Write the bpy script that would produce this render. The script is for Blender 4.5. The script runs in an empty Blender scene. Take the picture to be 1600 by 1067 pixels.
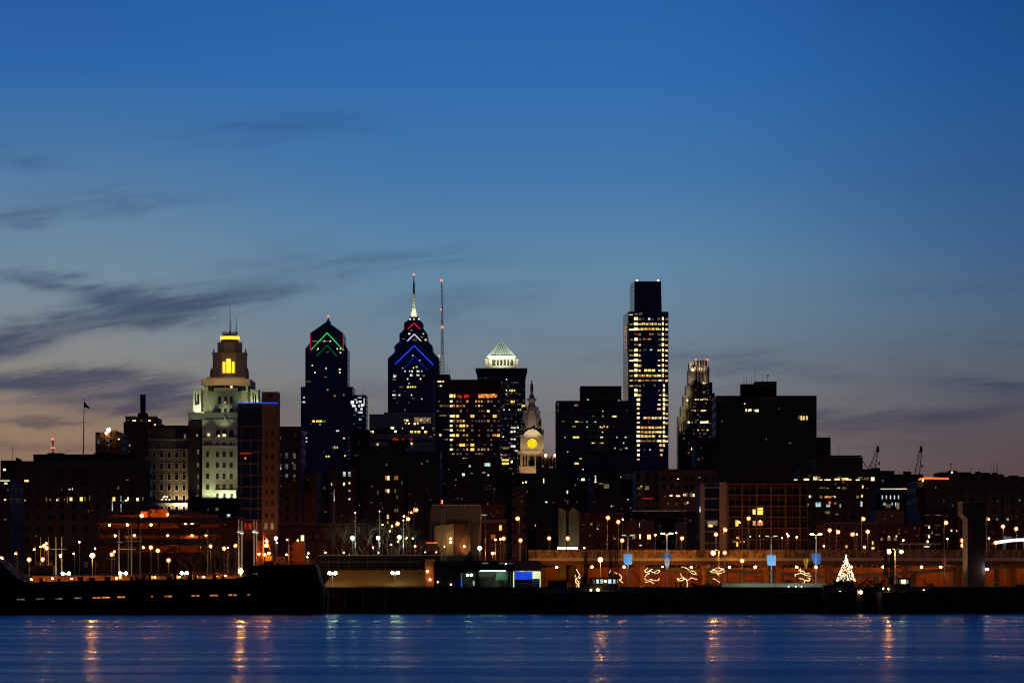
import bpy, math, random
from mathutils import Vector, Euler
R = math.radians
F = 5866.7          # focal length in photo pixels (1600 wide)
HZ = 900.0          # photo row of the horizon
EYE = 8.1
GZ = 5.4            # level of the quay and the city ground
scene = bpy.context.scene
COL = scene.collection

# ------------------------------------------------------------------ camera
cd = bpy.data.cameras.new('camera'); cam = bpy.data.objects.new('camera', cd); COL.objects.link(cam)
cd.sensor_width = 36.0; cd.lens = F / 1600 * 36.0
cd.shift_x = 0.0; cd.shift_y = (HZ - 533.5) / 1600
cd.clip_start = 1.0; cd.clip_end = 60000
cam.location = (0, 0, EYE); cam.rotation_euler = (R(90), 0, 0)
scene.camera = cam

# ------------------------------------------------------------------ render look
scene.view_settings.view_transform = 'Standard'
scene.view_settings.look = 'None'
scene.view_settings.exposure = 0.0
scene.view_settings.gamma = 1.0
scene.view_settings.use_curve_mapping = False
scene.cycles.use_denoising = True
scene.cycles.filter_width = 1.15
scene.cycles.max_bounces = 4
scene.cycles.diffuse_bounces = 2
scene.cycles.glossy_bounces = 2
scene.cycles.sample_clamp_indirect = 3.0

def lin(c):
    return tuple(((v/255)/12.92 if v/255 <= .04045 else ((v/255+.055)/1.055)**2.4) for v in c)

# ------------------------------------------------------------------ node helper
class NT:
    def __init__(s, nt): s.nt = nt; s.n = nt.nodes; s.l = nt.links
    def node(s, t, **k):
        n = s.n.new(t)
        for a, v in k.items(): setattr(n, a, v)
        return n
    def put(s, sock, v):
        if isinstance(v, bpy.types.NodeSocket): s.l.new(v, sock)
        elif v is not None: sock.default_value = v
    def m(s, op, a, b=None, c=None, clamp=False):
        n = s.node('ShaderNodeMath', operation=op, use_clamp=clamp)
        s.put(n.inputs[0], a)
        if b is not None: s.put(n.inputs[1], b)
        if c is not None: s.put(n.inputs[2], c)
        return n.outputs[0]
    def mix(s, f, a, b, blend='MIX'):
        n = s.node('ShaderNodeMix', data_type='RGBA', blend_type=blend)
        s.put(n.inputs[0], f)
        for i, v in ((6, a), (7, b)):
            if isinstance(v, tuple): v = tuple(v[:3]) + (1,)
            s.put(n.inputs[i], v)
        return n.outputs[2]
    def ramp(s, f, pts, interp='LINEAR'):
        n = s.node('ShaderNodeValToRGB'); cr = n.color_ramp; cr.interpolation = interp
        while len(cr.elements) < len(pts): cr.elements.new(0.5)
        for e, (p, c) in zip(cr.elements, pts):
            e.position = p; e.color = tuple(c[:3]) + (1,)
        s.put(n.inputs[0], f); return n.outputs[0]
    def comb(s, x, y, z=0.0):
        n = s.node('ShaderNodeCombineXYZ')
        s.put(n.inputs[0], x); s.put(n.inputs[1], y); s.put(n.inputs[2], z); return n.outputs[0]
    def noise(s, vec, scale, detail=4, rough=.5, dist=0.0):
        n = s.node('ShaderNodeTexNoise'); s.put(n.inputs['Vector'], vec)
        n.inputs['Scale'].default_value = scale; n.inputs['Detail'].default_value = detail
        n.inputs['Roughness'].default_value = rough; n.inputs['Distortion'].default_value = dist
        return n.outputs['Fac']
    def smooth(s, v, a, b, lo=0.0, hi=1.0):
        n = s.node('ShaderNodeMapRange', interpolation_type='SMOOTHSTEP')
        s.put(n.inputs[0], v)
        for i, q in enumerate((a, b, lo, hi)): n.inputs[i+1].default_value = q
        return n.outputs[0]

# ------------------------------------------------------------------ dusk sky
w = bpy.data.worlds.new('World'); scene.world = w; w.use_nodes = True
t = NT(w.node_tree); t.n.clear()
tc = t.node('ShaderNodeTexCoord'); sp = t.node('ShaderNodeSeparateXYZ'); t.l.new(tc.outputs['Generated'], sp.inputs[0])
dx, dy, dz = sp.outputs
az = t.m('ARCTAN2', dx, dy)                              # bearing from the afterglow
hl = t.m('SQRT', t.m('ADD', t.m('MULTIPLY', dx, dx), t.m('MULTIPLY', dy, dy)))
el = t.m('ARCTAN2', dz, hl)                              # elevation
A = t.m('MULTIPLY', az, F/100); E = t.m('MULTIPLY', el, F/100)     # in units of 1/58.667 rad
def skyramp(cols):
    return t.ramp(t.m('DIVIDE', E, 40.0, clamp=True), [(p/40, lin(c)) for p, c in cols])
center = skyramp([(0, (98, 80, 80)), (1.3, (108, 92, 92)), (2.3, (118, 112, 114)), (3.0, (118, 124, 130)), (3.8, (106, 128, 146)), (4.8, (94, 134, 164)), (6.2, (64, 117, 169)), (7.8, (43, 106, 172)), (9.2, (35, 96, 166)), (12, (20, 100, 198)), (20, (16, 94, 200)), (40, (12, 58, 140))])
left = skyramp([(0, (120, 86, 66)), (1.6, (136, 106, 86)), (2.4, (148, 124, 104)), (3.2, (138, 134, 128)), (4.0, (122, 136, 146)), (5.2, (104, 136, 160)), (6.6, (70, 116, 163)), (7.8, (43, 102, 166)), (9.2, (31, 90, 160)), (12, (20, 100, 196)), (20, (16, 94, 200)), (40, (12, 58, 140))])
right = skyramp([(0, (84, 62, 62)), (1.6, (86, 68, 72)), (2.4, (84, 78, 86)), (3.2, (82, 92, 104)), (4.2, (70, 98, 126)), (5.2, (54, 92, 136)), (6.6, (40, 85, 141)), (7.8, (26, 80, 141)), (9.2, (20, 70, 132)), (12, (16, 88, 178)), (20, (14, 86, 184)), (40, (8, 44, 110))])
base = t.mix(t.smooth(A, -7.5, -1.0, 1.0, 0.0), center, left)
base = t.mix(t.smooth(A, 1.5, 9.0, 0.0, 1.0), base, right)
# clouds: stretched noise, gathered in a few banks
vec = t.comb(t.m('MULTIPLY', A, 0.30), t.m('MULTIPLY', t.m('SUBTRACT', E, t.m('MULTIPLY', A, 0.10)), 1.15), 3.1)
n1 = t.noise(vec, 1.0, 7, .55, .6)
vec2 = t.comb(t.m('MULTIPLY', A, 0.16), t.m('MULTIPLY', E, 2.1), 9.7)
n2 = t.noise(vec2, 1.0, 6, .55, .4)
n3 = t.noise(t.comb(t.m('MULTIPLY', A, .42), t.m('MULTIPLY', t.m('SUBTRACT', E, t.m('MULTIPLY', A, 0.16)), 3.0), 5.5), 1.0, 9, .62, 1.1)
def bank(cx, cy, rx, ry, rot):
    c, s_ = math.cos(R(rot)), math.sin(R(rot))
    ax = t.m('SUBTRACT', A, cx); ay = t.m('SUBTRACT', E, cy)
    wob = t.m('MULTIPLY', t.m('SUBTRACT', n1, .5), 1.1)
    ay = t.m('ADD', ay, wob)
    u = t.m('DIVIDE', t.m('ADD', t.m('MULTIPLY', ax, c), t.m('MULTIPLY', ay, s_)), rx)
    v = t.m('DIVIDE', t.m('SUBTRACT', t.m('MULTIPLY', ay, c), t.m('MULTIPLY', ax, s_)), ry)
    r2 = t.m('ADD', t.m('MULTIPLY', u, u), t.m('MULTIPLY', v, v))
    return t.m('EXPONENT', t.m('MULTIPLY', r2, -1.0))
def X_(px): return (px-800)/100
def Y_(py): return (900-py)/100
banks = [
    (X_(150), Y_(502), 2.6, .32, 13, .95), (X_(60), Y_(532), 1.3, .13, 14, .8), (X_(400), Y_(458), 1.6, .22, 12, .42), (X_(90), Y_(440), 1.5, .16, -8, .62),
    (X_(210), Y_(470), 1.3, .2, -14, .45),
    (X_(90), Y_(617), 2.0, .30, -4, 1.05), (X_(300), Y_(640), 1.8, .3, -4, .8), (X_(60), Y_(661), 1.0, .06, -5, .55), (X_(30), Y_(262), .9, .18, 0, .5),
    (X_(30), Y_(345), .8, .14, 10, .4), (X_(440), Y_(205), 2.1, .34, 4, .42), (X_(200), Y_(310), 1.8, .26, 5, .42), (X_(640), Y_(400), 2.8, .3, 0, .34),
    (X_(60), Y_(700), 1.6, .11, 0, .5), (X_(620), Y_(620), 2.2, .35, -3, .35),
    (X_(1260), Y_(642), 1.9, .30, -8, .58), (X_(1500), Y_(650), 2.2, .26, 4, .62), (X_(1550), Y_(600), 1.6, .14, -12, .55), (X_(1280), Y_(585), 3.2, .15, -3, .38), (X_(1120), Y_(560), 2.0, .2, 0, .3), (X_(720), Y_(470), 2.2, .25, 6, .3), (X_(1500), Y_(450), 1.8, .2, 0, .3),
    (X_(1420), Y_(700), 2.2, .16, 2, .35), (X_(1480), Y_(290), 2.4, .3, 3, .25), (X_(1360), Y_(12), 1.0, .3, 25, .3), (X_(1500), Y_(545), 2.0, .15, 0, .25)]
tot = None
for (cx, cy, rx, ry, ro, st) in banks:
    g = t.m('MULTIPLY', bank(cx, cy, rx, ry, ro), st)
    tot = g if tot is None else t.m('ADD', tot, g)
wisp = t.smooth(n2, .30, .66)
dens = t.m('ADD', tot, t.m('MULTIPLY', t.m('SUBTRACT', t.m('ADD', t.m('MULTIPLY', n3, .75), t.m('MULTIPLY', n2, .25)), .5), t.m('ADD', t.m('MULTIPLY', tot, 1.5), .25)))
cov = t.smooth(dens, .02, 1.05)
veil = t.m('MULTIPLY', t.smooth(n2, .48, .72), t.smooth(E, .5, 5.5, .24, .04))
cov = t.m('MAXIMUM', cov, veil)
cov = t.m('MULTIPLY', t.m('MULTIPLY', cov, .84), t.smooth(n3, .36, .60, .62, 1.0))
ccol = t.ramp(t.m('DIVIDE', E, 10.0, clamp=True), [(0.0, lin((84, 62, 66))), (.20, lin((74, 66, 76))), (.28, lin((48, 58, 88))), (.4, lin((48, 66, 96))), (.6, lin((50, 80, 122))), (.9, lin((24, 62, 118)))])
sky = t.mix(cov, base, ccol)
# away from the afterglow (north, south, overhead and east) the sky is nearly dark
fade = t.smooth(dy, 0.40, 0.97, 0.0, 1.0)
east = lin((44, 46, 72))
bg1 = t.node('ShaderNodeBackground'); t.l.new(t.mix(fade, east, sky), bg1.inputs[0]); bg1.inputs[1].default_value = 1.0
ns = t.node('ShaderNodeTexSky', sky_type='NISHITA'); ns.sun_disc = False
ns.sun_elevation = R(-5); ns.sun_rotation = R(-12); ns.air_density = 1.0; ns.dust_density = 1.0
bg2 = t.node('ShaderNodeBackground'); t.l.new(ns.outputs[0], bg2.inputs[0]); bg2.inputs[1].default_value = 0.05
add = t.node('ShaderNodeAddShader'); t.l.new(bg1.outputs[0], add.inputs[0]); t.l.new(bg2.outputs[0], add.inputs[1])
wo = t.node('ShaderNodeOutputWorld'); t.l.new(add.outputs[0], wo.inputs[0])

# ------------------------------------------------------------------ materials
def _new(name):
    m = bpy.data.materials.new(name); m.use_nodes = True
    t = NT(m.node_tree); bs = m.node_tree.nodes['Principled BSDF']
    return m, t, bs
def mat(name, col, rough=.8, metal=0.0, var=.25, scale=.35):
    m, t, bs = _new(name)
    g = t.node('ShaderNodeNewGeometry')
    n = t.noise(g.outputs['Position'], scale, 5, .6)
    c = lin(col)
    t.put(bs.inputs['Base Color'], t.mix(n, tuple(v*(1-var) for v in c), tuple(min(1, v*(1+var)) for v in c)))
    bs.inputs['Roughness'].default_value = rough; bs.inputs['Metallic'].default_value = metal
    return m
def facade(name, wall, glass, bay=3.0, floor=3.6, fw=.55, fh=.5, rough=.8, grough=.25):
    "masonry or curtain wall with a regular grid of dark openings, laid out in metres on the wall itself"
    m, t, bs = _new(name)
    g = t.node('ShaderNodeNewGeometry'); s = t.node('ShaderNodeSeparateXYZ'); t.l.new(g.outputs['Position'], s.inputs[0])
    u = t.m('FRACT', t.m('ADD', t.m('DIVIDE', t.m('ADD', s.outputs[0], s.outputs[1]), bay), 500.0))
    v = t.m('FRACT', t.m('DIVIDE', s.outputs[2], floor))
    k = t.m('MULTIPLY', t.m('LESS_THAN', u, fw), t.m('LESS_THAN', v, fh))
    n = t.noise(g.outputs['Position'], .25, 5, .6)
    c = lin(wall)
    wl = t.mix(n, tuple(x*.72 for x in c), tuple(min(1, x*1.28) for x in c))
    t.put(bs.inputs['Base Color'], t.mix(k, wl, lin(glass)))
    t.put(bs.inputs['Roughness'], t.m('ADD', t.m('MULTIPLY', k, grough-rough), rough))
    return m
def glow(name, col, s, var=.7, nscale=.45, mull=0.0, light=False):
    "something that gives off light: lit glass with curtains and furniture showing as darker patches, or a lamp"
    m, t, bs = _new(name)
    bs.inputs['Base Color'].default_value = (.02, .02, .02, 1)
    bs.inputs['Roughness'].default_value = .3
    bs.inputs['Emission Color'].default_value = lin(col) + (1,)
    if var > 0:
        g = t.node('ShaderNodeNewGeometry')
        n = t.smooth(t.noise(g.outputs['Position'], nscale, 3, .6), .35, .62, 1-var, 1+var*.5)
        st = t.m('MULTIPLY', n, s)
        if mull:
            q = t.node('ShaderNodeSeparateXYZ'); t.l.new(g.outputs['Position'], q.inputs[0])
            k = t.m('GREATER_THAN', t.m('FRACT', t.m('ADD', t.m('DIVIDE', q.outputs[0], mull), 500.0)), .2)
            st = t.m('MULTIPLY', st, t.m('ADD', t.m('MULTIPLY', k, .8), .2))
        t.put(bs.inputs['Emission Strength'], st)
    else:
        bs.inputs['Emission Strength'].default_value = s
    m.cycles.emission_sampling = 'FRONT_BACK' if light else 'NONE'
    return m

# ------------------------------------------------------------------ mesh builder
class MB:
    def __init__(s): s.v = []; s.f = []
    def add(s, vs, fs):
        o = len(s.v); s.v += [tuple(v) for v in vs]; s.f += [tuple(i+o for i in f) for f in fs]; return s
    def box(s, x0, x1, y0, y1, z0, z1):
        return s.add([(x0,y0,z0),(x1,y0,z0),(x1,y1,z0),(x0,y1,z0),(x0,y0,z1),(x1,y0,z1),(x1,y1,z1),(x0,y1,z1)],
                     [(0,3,2,1),(4,5,6,7),(0,1,5,4),(1,2,6,5),(2,3,7,6),(3,0,4,7)])
    def prism(s, poly, z0, z1, top=None):
        n = len(poly); top = top or poly
        return s.add([(x,y,z0) for x,y in poly]+[(x,y,z1) for x,y in top],
                     [tuple(range(n-1,-1,-1)), tuple(range(n,2*n))]+[(i,(i+1)%n,(i+1)%n+n,i+n) for i in range(n)])
    def xz(s, poly, y0, y1):
        n = len(poly)
        return s.add([(x,y0,z) for x,z in poly]+[(x,y1,z) for x,z in poly],
                     [tuple(range(n)), tuple(range(2*n-1,n-1,-1))]+[((i+1)%n,i,i+n,(i+1)%n+n) for i in range(n)])
    def cyl(s, a, b, r0, r1=None, n=8):
        r1 = r0 if r1 is None else r1
        a = Vector(a); b = Vector(b); d = (b-a).normalized()
        q = d.orthogonal().normalized(); p = d.cross(q)
        va = []; vb = []
        for i in range(n):
            c, e = math.cos(2*math.pi*i/n), math.sin(2*math.pi*i/n)
            va.append(a+(q*c+p*e)*r0); vb.append(b+(q*c+p*e)*r1)
        return s.add(va+vb, [tuple(range(n-1,-1,-1)), tuple(range(n,2*n))]+[(i,(i+1)%n,(i+1)%n+n,i+n) for i in range(n)])
    def tube(s, pts, r, n=5, r1=None):
        r1 = r if r1 is None else r1; k = max(1, len(pts)-1)
        for i in range(len(pts)-1):
            s.cyl(pts[i], pts[i+1], r+(r1-r)*i/k, r+(r1-r)*(i+1)/k, n)
        return s
    def lathe(s, c, prof, n=16, ph=0.0):
        cx, cy = c; vs = []; fs = []
        for r, z in prof:
            for i in range(n):
                a = 2*math.pi*(i+ph)/n; vs.append((cx+r*math.cos(a), cy+r*math.sin(a), z))
        for j in range(len(prof)-1):
            for i in range(n):
                fs.append((j*n+i, j*n+(i+1)%n, (j+1)*n+(i+1)%n, (j+1)*n+i))
        fs.append(tuple(range(n-1,-1,-1))); fs.append(tuple(range((len(prof)-1)*n, len(prof)*n)))
        return s.add(vs, fs)
    def ball(s, c, r, n=8, sz=1.0):
        k = 5
        return s.lathe(c[:2], [(max(.02*r, r*math.sin(math.pi*j/k)), c[2]-r*sz*math.cos(math.pi*j/k)) for j in range(k+1)], n)
    def build(s, name, m, parent=None, smooth=False):
        me = bpy.data.meshes.new(name)
        o = bpy.data.objects.new(name, me); COL.objects.link(o)
        org = Vector((0,0,0))
        if parent is not None:
            o.parent = parent; p = parent
            while p is not None: org += p.location; p = p.parent
        elif s.v:
            org = Vector((sum(v[0] for v in s.v)/len(s.v), sum(v[1] for v in s.v)/len(s.v), min(v[2] for v in s.v)))
            o.location = org
        me.from_pydata([(v[0]-org.x, v[1]-org.y, v[2]-org.z) for v in s.v], [], s.f)
        me.materials.append(m)
        if smooth: me.polygons.foreach_set('use_smooth', [True]*len(me.polygons))
        me.update(); return o

def wx(px, D): return (px-800)/F*D
def wz(py, D): return EYE+(HZ-py)/F*D
def tag(o, label, cat, group=None, kind=None):
    if label: o['label'] = label
    if cat: o['category'] = cat
    if group: o['group'] = group
    if kind: o['kind'] = kind
    return o
def thing(name, label, cat, loc, group=None):
    o = bpy.data.objects.new(name, None); COL.objects.link(o); o.location = loc; o.empty_display_size = 1
    return tag(o, label, cat, group)
def structure(o): o['kind'] = 'structure'; return o
def lamp(kind, parent, loc, power, col, target=None, angle=70, r=.3, name='floodlight', blend=.5):
    ld = bpy.data.lights.new(name, kind); ld.energy = power; ld.color = lin(col); ld.shadow_soft_size = r
    o = bpy.data.objects.new(name, ld); COL.objects.link(o); o.parent = parent
    pl = parent.location if parent is not None else Vector((0,0,0))
    o.location = Vector(loc)-pl
    if kind == 'SPOT':
        ld.spot_size = R(angle); ld.spot_blend = blend
        o.rotation_euler = (Vector(target)-Vector(loc)).to_track_quat('-Z', 'Y').to_euler()
    return o

# shared palette
M = dict(
    hull=mat('black_hull_paint', (9,9,10), .95), sodium_brown=mat('sodium_tinted_brown', (158,108,52), .9, var=.3, scale=.8), greybrick=mat('grey_brown_brick', (112,96,74), .9),  # the warm brown carries orange lamp light in its colour
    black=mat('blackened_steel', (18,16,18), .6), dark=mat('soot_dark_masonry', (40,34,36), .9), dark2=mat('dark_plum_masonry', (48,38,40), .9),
    stone=mat('limestone', (176,172,156), .85, var=.15), stone2=mat('weathered_granite', (140,128,114), .9, var=.3), brown=mat('brown_brick', (112,74,56), .9),
    redbrick=mat('red_brick', (96,48,36), .92, var=.35), conc=mat('board_marked_concrete', (106,100,82), .9, var=.3, scale=.5), conc2=mat('viaduct_concrete', (162,144,116), .9, var=.3, scale=.3),
    steel=mat('galvanised_steel', (150,150,150), .45, .6), white=mat('white_paint', (215,215,210), .6, var=.06), glass=mat('unlit_glass', (14,16,22), .12, var=.1),
    roof=mat('tar_roof', (34,32,34), .9), lead=mat('painted_iron_dome', (120,112,106), .7), bronze=mat('dark_bronze', (46,44,40), .5, .4),
    timber=mat('creosoted_timber', (36,28,24), .9), asphalt=mat('asphalt', (56,54,54), .9), grass=mat('winter_grass', (74,76,44), .95, var=.5, scale=1.5),
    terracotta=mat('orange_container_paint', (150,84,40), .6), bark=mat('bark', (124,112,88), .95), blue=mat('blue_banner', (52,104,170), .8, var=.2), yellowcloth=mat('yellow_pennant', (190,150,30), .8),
    redcloth=mat('red_pennant', (150,36,24), .8), needles=mat('conifer_needles', (28,42,26), .95), copper=mat('verdigris', (96,120,104), .8))
def stained(name, col):
    m, t, bs = _new(name)
    g = t.node('ShaderNodeNewGeometry'); q = t.node('ShaderNodeSeparateXYZ'); t.l.new(g.outputs['Position'], q.inputs[0])
    n = t.noise(t.comb(t.m('MULTIPLY', q.outputs[0], .9), t.m('MULTIPLY', q.outputs[1], .3), t.m('MULTIPLY', q.outputs[2], .35)), 1.0, 6, .7)
    c = lin(col); k = t.smooth(n, .38, .62)
    t.put(bs.inputs['Base Color'], t.mix(k, tuple(v*.25 for v in c), tuple(v*1.15 for v in c))); bs.inputs['Roughness'].default_value = .95
    return m
M['stained'] = stained('rain_stained_parapet', (158,130,92))
G = dict(
    warm=glow('lit_window_warm', (255,206,128), 1.1), cream=glow('lit_window_cream', (255,228,170), 2.0, .5), white=glow('lit_window_white', (235,240,225), 1.3),
    cool=glow('lit_window_cool', (200,226,230), .8), yellow=glow('lit_window_yellow', (255,214,96), 1.4, .3), ember=glow('lit_window_ember', (150,84,50), .28), orange=glow('lit_window_orange', (255,150,70), .75),
    dim=glow('lit_window_dim', (190,165,120), .30), dimcool=glow('lit_window_dim_cool', (150,165,175), .22), red=glow('lit_window_red', (230,50,30), .5),
    band=glow('lit_office_floor', (255,218,120), 1.0, .75, .35, 2.4), band2=glow('lit_office_floor_dim', (240,178,96), .42, .9, .3, 2.0), core=glow('lit_lift_lobby', (255,226,160), 1.7, .6, .6),
    amber=glow('amber_crown_glass', (255,176,40), 2.4, .25, .3), clock=glow('clock_dial', (250,215,20), 1.15, .15), neonblue=glow('blue_neon', (34,78,255), 1.05, 0), neonblue2=glow('blue_neon_dim', (16,36,190), .45, 0),
    neongreen=glow('green_neon', (50,235,100), .9, .3, .1), neongreen2=glow('green_neon_dim', (20,130,60), .5, .3, .1), neonred=glow('red_neon', (235,40,50), .8, .2, .1), neonwhite=glow('white_neon', (225,225,235), .95, .2, .1),
    beacon=glow('red_beacon', (255,70,50), 6, 0), beaconw=glow('pale_beacon', (255,200,170), 4, 0), neonorange=glow('orange_neon', (255,120,60), 1.3, .3, .2), strip=glow('cream_light_strip', (240,235,190), 1.0, .3, .2),
    sodium=glow('sodium_lamp', (255,158,62), 115, 0, light=True), sodiumbig=glow('sodium_floodlamp', (255,165,60), 900, 0, light=True), halo=glow('amber_halo', (255,116,32), 1.3, 0), halow=glow('pale_halo', (150,165,190), .6, 0), haloy=glow('green_halo', (150,180,80), .6, 0), tungsten=glow('tungsten_lamp', (255,200,130), 36, 0, light=True),  # halo entries colour the glow balls added behind lamp globes
    mercury=glow('mercury_lamp', (215,255,190), 60, 0, light=True), whitel=glow('white_lamp', (225,240,255), 60, 0, light=True), small=glow('small_white_lamp', (255,230,200), 7, 0),
    fairy=glow('fairy_lights', (255,200,140), 4.0, .7, 2.6), screen=glow('blue_screen', (24,70,220), 1.0, .25, .5), hall=glow('lit_lobby_green', (150,190,165), .42, .6, .5), boothw=glow('booth_light_panel', (230,240,190), 1.0, .15, .8),
    garage=glow('garage_lamp', (255,150,50), 120, 0, light=True), arc=glow('white_canopy_light', (235,240,240), 1.4, .1), banner=mat('lit_banner', (60,120,190), .8))

# ------------------------------------------------------------------ building helper
_pane = {}
def pane_mesh(key, m):
    if key not in _pane:
        b = MB().box(-.5,.5,-.5,.5,-.5,.5); me = bpy.data.meshes.new('window')
        me.from_pydata(b.v, [], b.f); me.materials.append(m); _pane[key] = me
    return _pane[key]
class Bld:
    def __init__(s, name, label, D, px, cat='building', group=None, base=GZ):
        s.D = D; s.px = px; s.base = base
        s.root = thing(name, label, cat, (wx(px, D), D, base), group); s.w = []
    def tier(s, mb, x0, x1, y0, y1=None, depth=30, dD=0):
        D = s.D+dD; z1 = wz(y0, D); z0 = s.base if y1 is None else wz(y1, D)
        mb.box(wx(x0,D), wx(x1,D), D, D+depth, z0, z1); return mb
    def wall(s, m, tiers, name='wall', depth=30):
        mb = MB()
        for q in tiers:
            s.tier(mb, *q[:3], q[3] if len(q) > 3 else None, q[4] if len(q) > 4 else depth, q[5] if len(q) > 5 else 0)
        return mb.build(name, m, s.root)
    def part(s, name, m, *boxes, dD=0):
        "boxes in photo rows and columns: (x0, x1, ytop, ybottom, front offset, depth)"
        mb = MB()
        for (x0,x1,y0,y1,a,dp) in boxes:
            D = s.D+a; mb.box(wx(x0,D), wx(x1,D), D, D+dp, wz(y1,D), wz(y0,D))
        return mb.build(name, m, s.root)
    def win(s, m, *ps, w=3, h=3, dD=0):
        for p in ps:
            ww = p[2] if len(p) > 2 else w; hh = p[3] if len(p) > 3 else h
            s.w.append((p[0], p[1], ww, hh, m, dD))
        return s
    def framed(s, ps, w, h, fm, pm, dD=0):
        for (x, y) in ps:
            D = s.D+dD
            f = s.pane('window', x, y, w, h, fm, dD, .25)
            g = bpy.data.objects.new('pane', pane_mesh(pm.name, pm)); COL.objects.link(g); g.parent = f
            g.scale = (.74, .5, .8); g.location = (0, -.33, 0)
    def pane(s, name, x, y, w, h, m, dD, t=.3, parent=None):
        D = s.D+dD
        o = bpy.data.objects.new(name, pane_mesh(m.name, m)); COL.objects.link(o); o.parent = s.root
        o.location = Vector((wx(x,D), D-.1+t/2-.02*t, wz(y,D)))-s.root.location
        o.scale = (w/F*D, t, h/F*D); return o
    def done(s):
        s.w.sort(key=lambda q: -q[2]*q[3])
        for (x,y,w_,h,m,dD) in s.w[:96]: s.pane('window', x, y, w_, h, m, dD)
        rest = s.w[96:]
        bym = {}
        for q in rest: bym.setdefault(q[4].name, []).append(q)
        for k, qs in bym.items():
            mb = MB()
            for (x,y,w_,h,m,dD) in qs:
                D = s.D+dD; mb.box(wx(x-w_/2,D), wx(x+w_/2,D), D-.1, D+.2, wz(y+h/2,D), wz(y-h/2,D))
            o = mb.build('windows', qs[0][4], s.root); o['kind'] = 'stuff'
        return s
# ================================================================== ground and water
mb = MB(); mb.add([(-9000,826,GZ),(9000,826,GZ),(14000,30000,GZ),(-14000,30000,GZ)], [(0,1,2,3)])
structure(mb.build('ground', M['asphalt']))
def water_mat():
    m, t, bs = _new('dark_river_water')
    g = t.node('ShaderNodeNewGeometry'); s = t.node('ShaderNodeSeparateXYZ'); t.l.new(g.outputs['Position'], s.inputs[0])
    x, y = s.outputs[0], s.outputs[1]
    def n(sx, sy, seed, d=4, dist=0.3): return t.noise(t.comb(t.m('MULTIPLY', x, sx), t.m('MULTIPLY', y, sy), seed), 1.0, d, .55, dist)
    swell = n(.005, .025, 1.3, 4, .5); band = n(.004, .035, 7.7, 6, .8); chop = n(.06, .4, 4.4, 3); rip = n(.8, 1.6, 8.1, 3)
    bs.inputs['Base Color'].default_value = (.002, .016, .055, 1); bs.inputs['IOR'].default_value = 1.33
    t.put(bs.inputs['Roughness'], t.smooth(band, .34, .64, .17, .30))
    h = t.m('MULTIPLY', swell, 1.5)
    for q in (t.m('MULTIPLY', n(.02, .14, 2.2, 3), .55), t.m('MULTIPLY', chop, .09), t.m('MULTIPLY', rip, .03)): h = t.m('ADD', h, q)
    m2 = t.node('ShaderNodeBsdfPrincipled'); m2.inputs['Base Color'].default_value = (.002, .016, .055, 1); m2.inputs['IOR'].default_value = 1.33; m2.inputs['Roughness'].default_value = .56
    mx = t.node('ShaderNodeMixShader'); t.put(mx.inputs[0], t.smooth(band, .36, .62, .44, .72)); t.l.new(bs.outputs[0], mx.inputs[1]); t.l.new(m2.outputs[0], mx.inputs[2]); t.l.new(mx.outputs[0], t.nt.nodes['Material Output'].inputs[0])
    b = t.node('ShaderNodeBump'); b.inputs['Strength'].default_value = 1.0; b.inputs['Distance'].default_value = 1.0
    t.put(b.inputs['Height'], h); t.l.new(b.outputs[0], bs.inputs['Normal']); t.l.new(b.outputs[0], m2.inputs['Normal'])
    return m
mb = MB(); mb.add([(-9000,-300,0),(9000,-300,0),(9000,828,0),(-9000,828,0)], [(0,1,2,3)])
structure(mb.build('river', water_mat()))
# quay: timber-faced wharf with fender piles and a kerb
mb = MB(); mb.box(-3000,3000,820,828,-3,GZ-.004)
q = structure(mb.build('quay', M['timber']))
mb = MB(); mb.box(-3000,3000,819.7,820.3,GZ-.003,GZ+.35)
structure(mb.build('quay_kerb', M['timber']))
fp = thing('fender_piles', 'row of dark timber fender piles standing against the quay face above the water', 'piles', (0,819,-1))
mb = MB()
for i in range(150):
    x = -300+i*4.0+random.Random(i).uniform(-.6,.6); mb.cyl((x,819.2,-2),(x+.1,819.4,GZ-.2+random.Random(i+9).uniform(-.4,.5)),.28,.24,6)
o = mb.build('pile', M['timber'], fp); o['kind'] = 'stuff'

# ================================================================== far skyline
FM = dict(
    navy=facade('navy_curtain_wall', (40,50,92), (24,36,84), 3.0, 4.0, .7, .6, .35, .15),
    navyside=facade('steel_blue_glass', (60,78,112), (44,62,98), 3.0, 4.2, .8, .7, .25, .1),
    plum=facade('plum_office_wall', (84,62,60), (12,12,18), 3.2, 4.0, .6, .5),
    redof=facade('rose_granite_office_wall', (120,78,62), (16,12,16), 4.2, 4.4, .62, .52),
    greyof=facade('grey_office_wall', (100,92,92), (20,22,34), 2.6, 4.1, .5, .6),
    stripe=facade('striped_office_wall', (90,70,64), (10,10,14), 500, 4.1, .999, .5),
    brickw=facade('brick_wall_small_windows', (96,60,46), (12,10,12), 3.4, 3.6, .32, .45),
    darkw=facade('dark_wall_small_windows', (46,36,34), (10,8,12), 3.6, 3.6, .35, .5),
    stonew=facade('stone_wall_small_windows', (92,78,64), (14,12,16), 3.4, 3.8, .36, .5),
    pier=facade('pilastered_granite', (96,80,72), (16,14,20), 2.6, 60, .45, .98))

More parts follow.
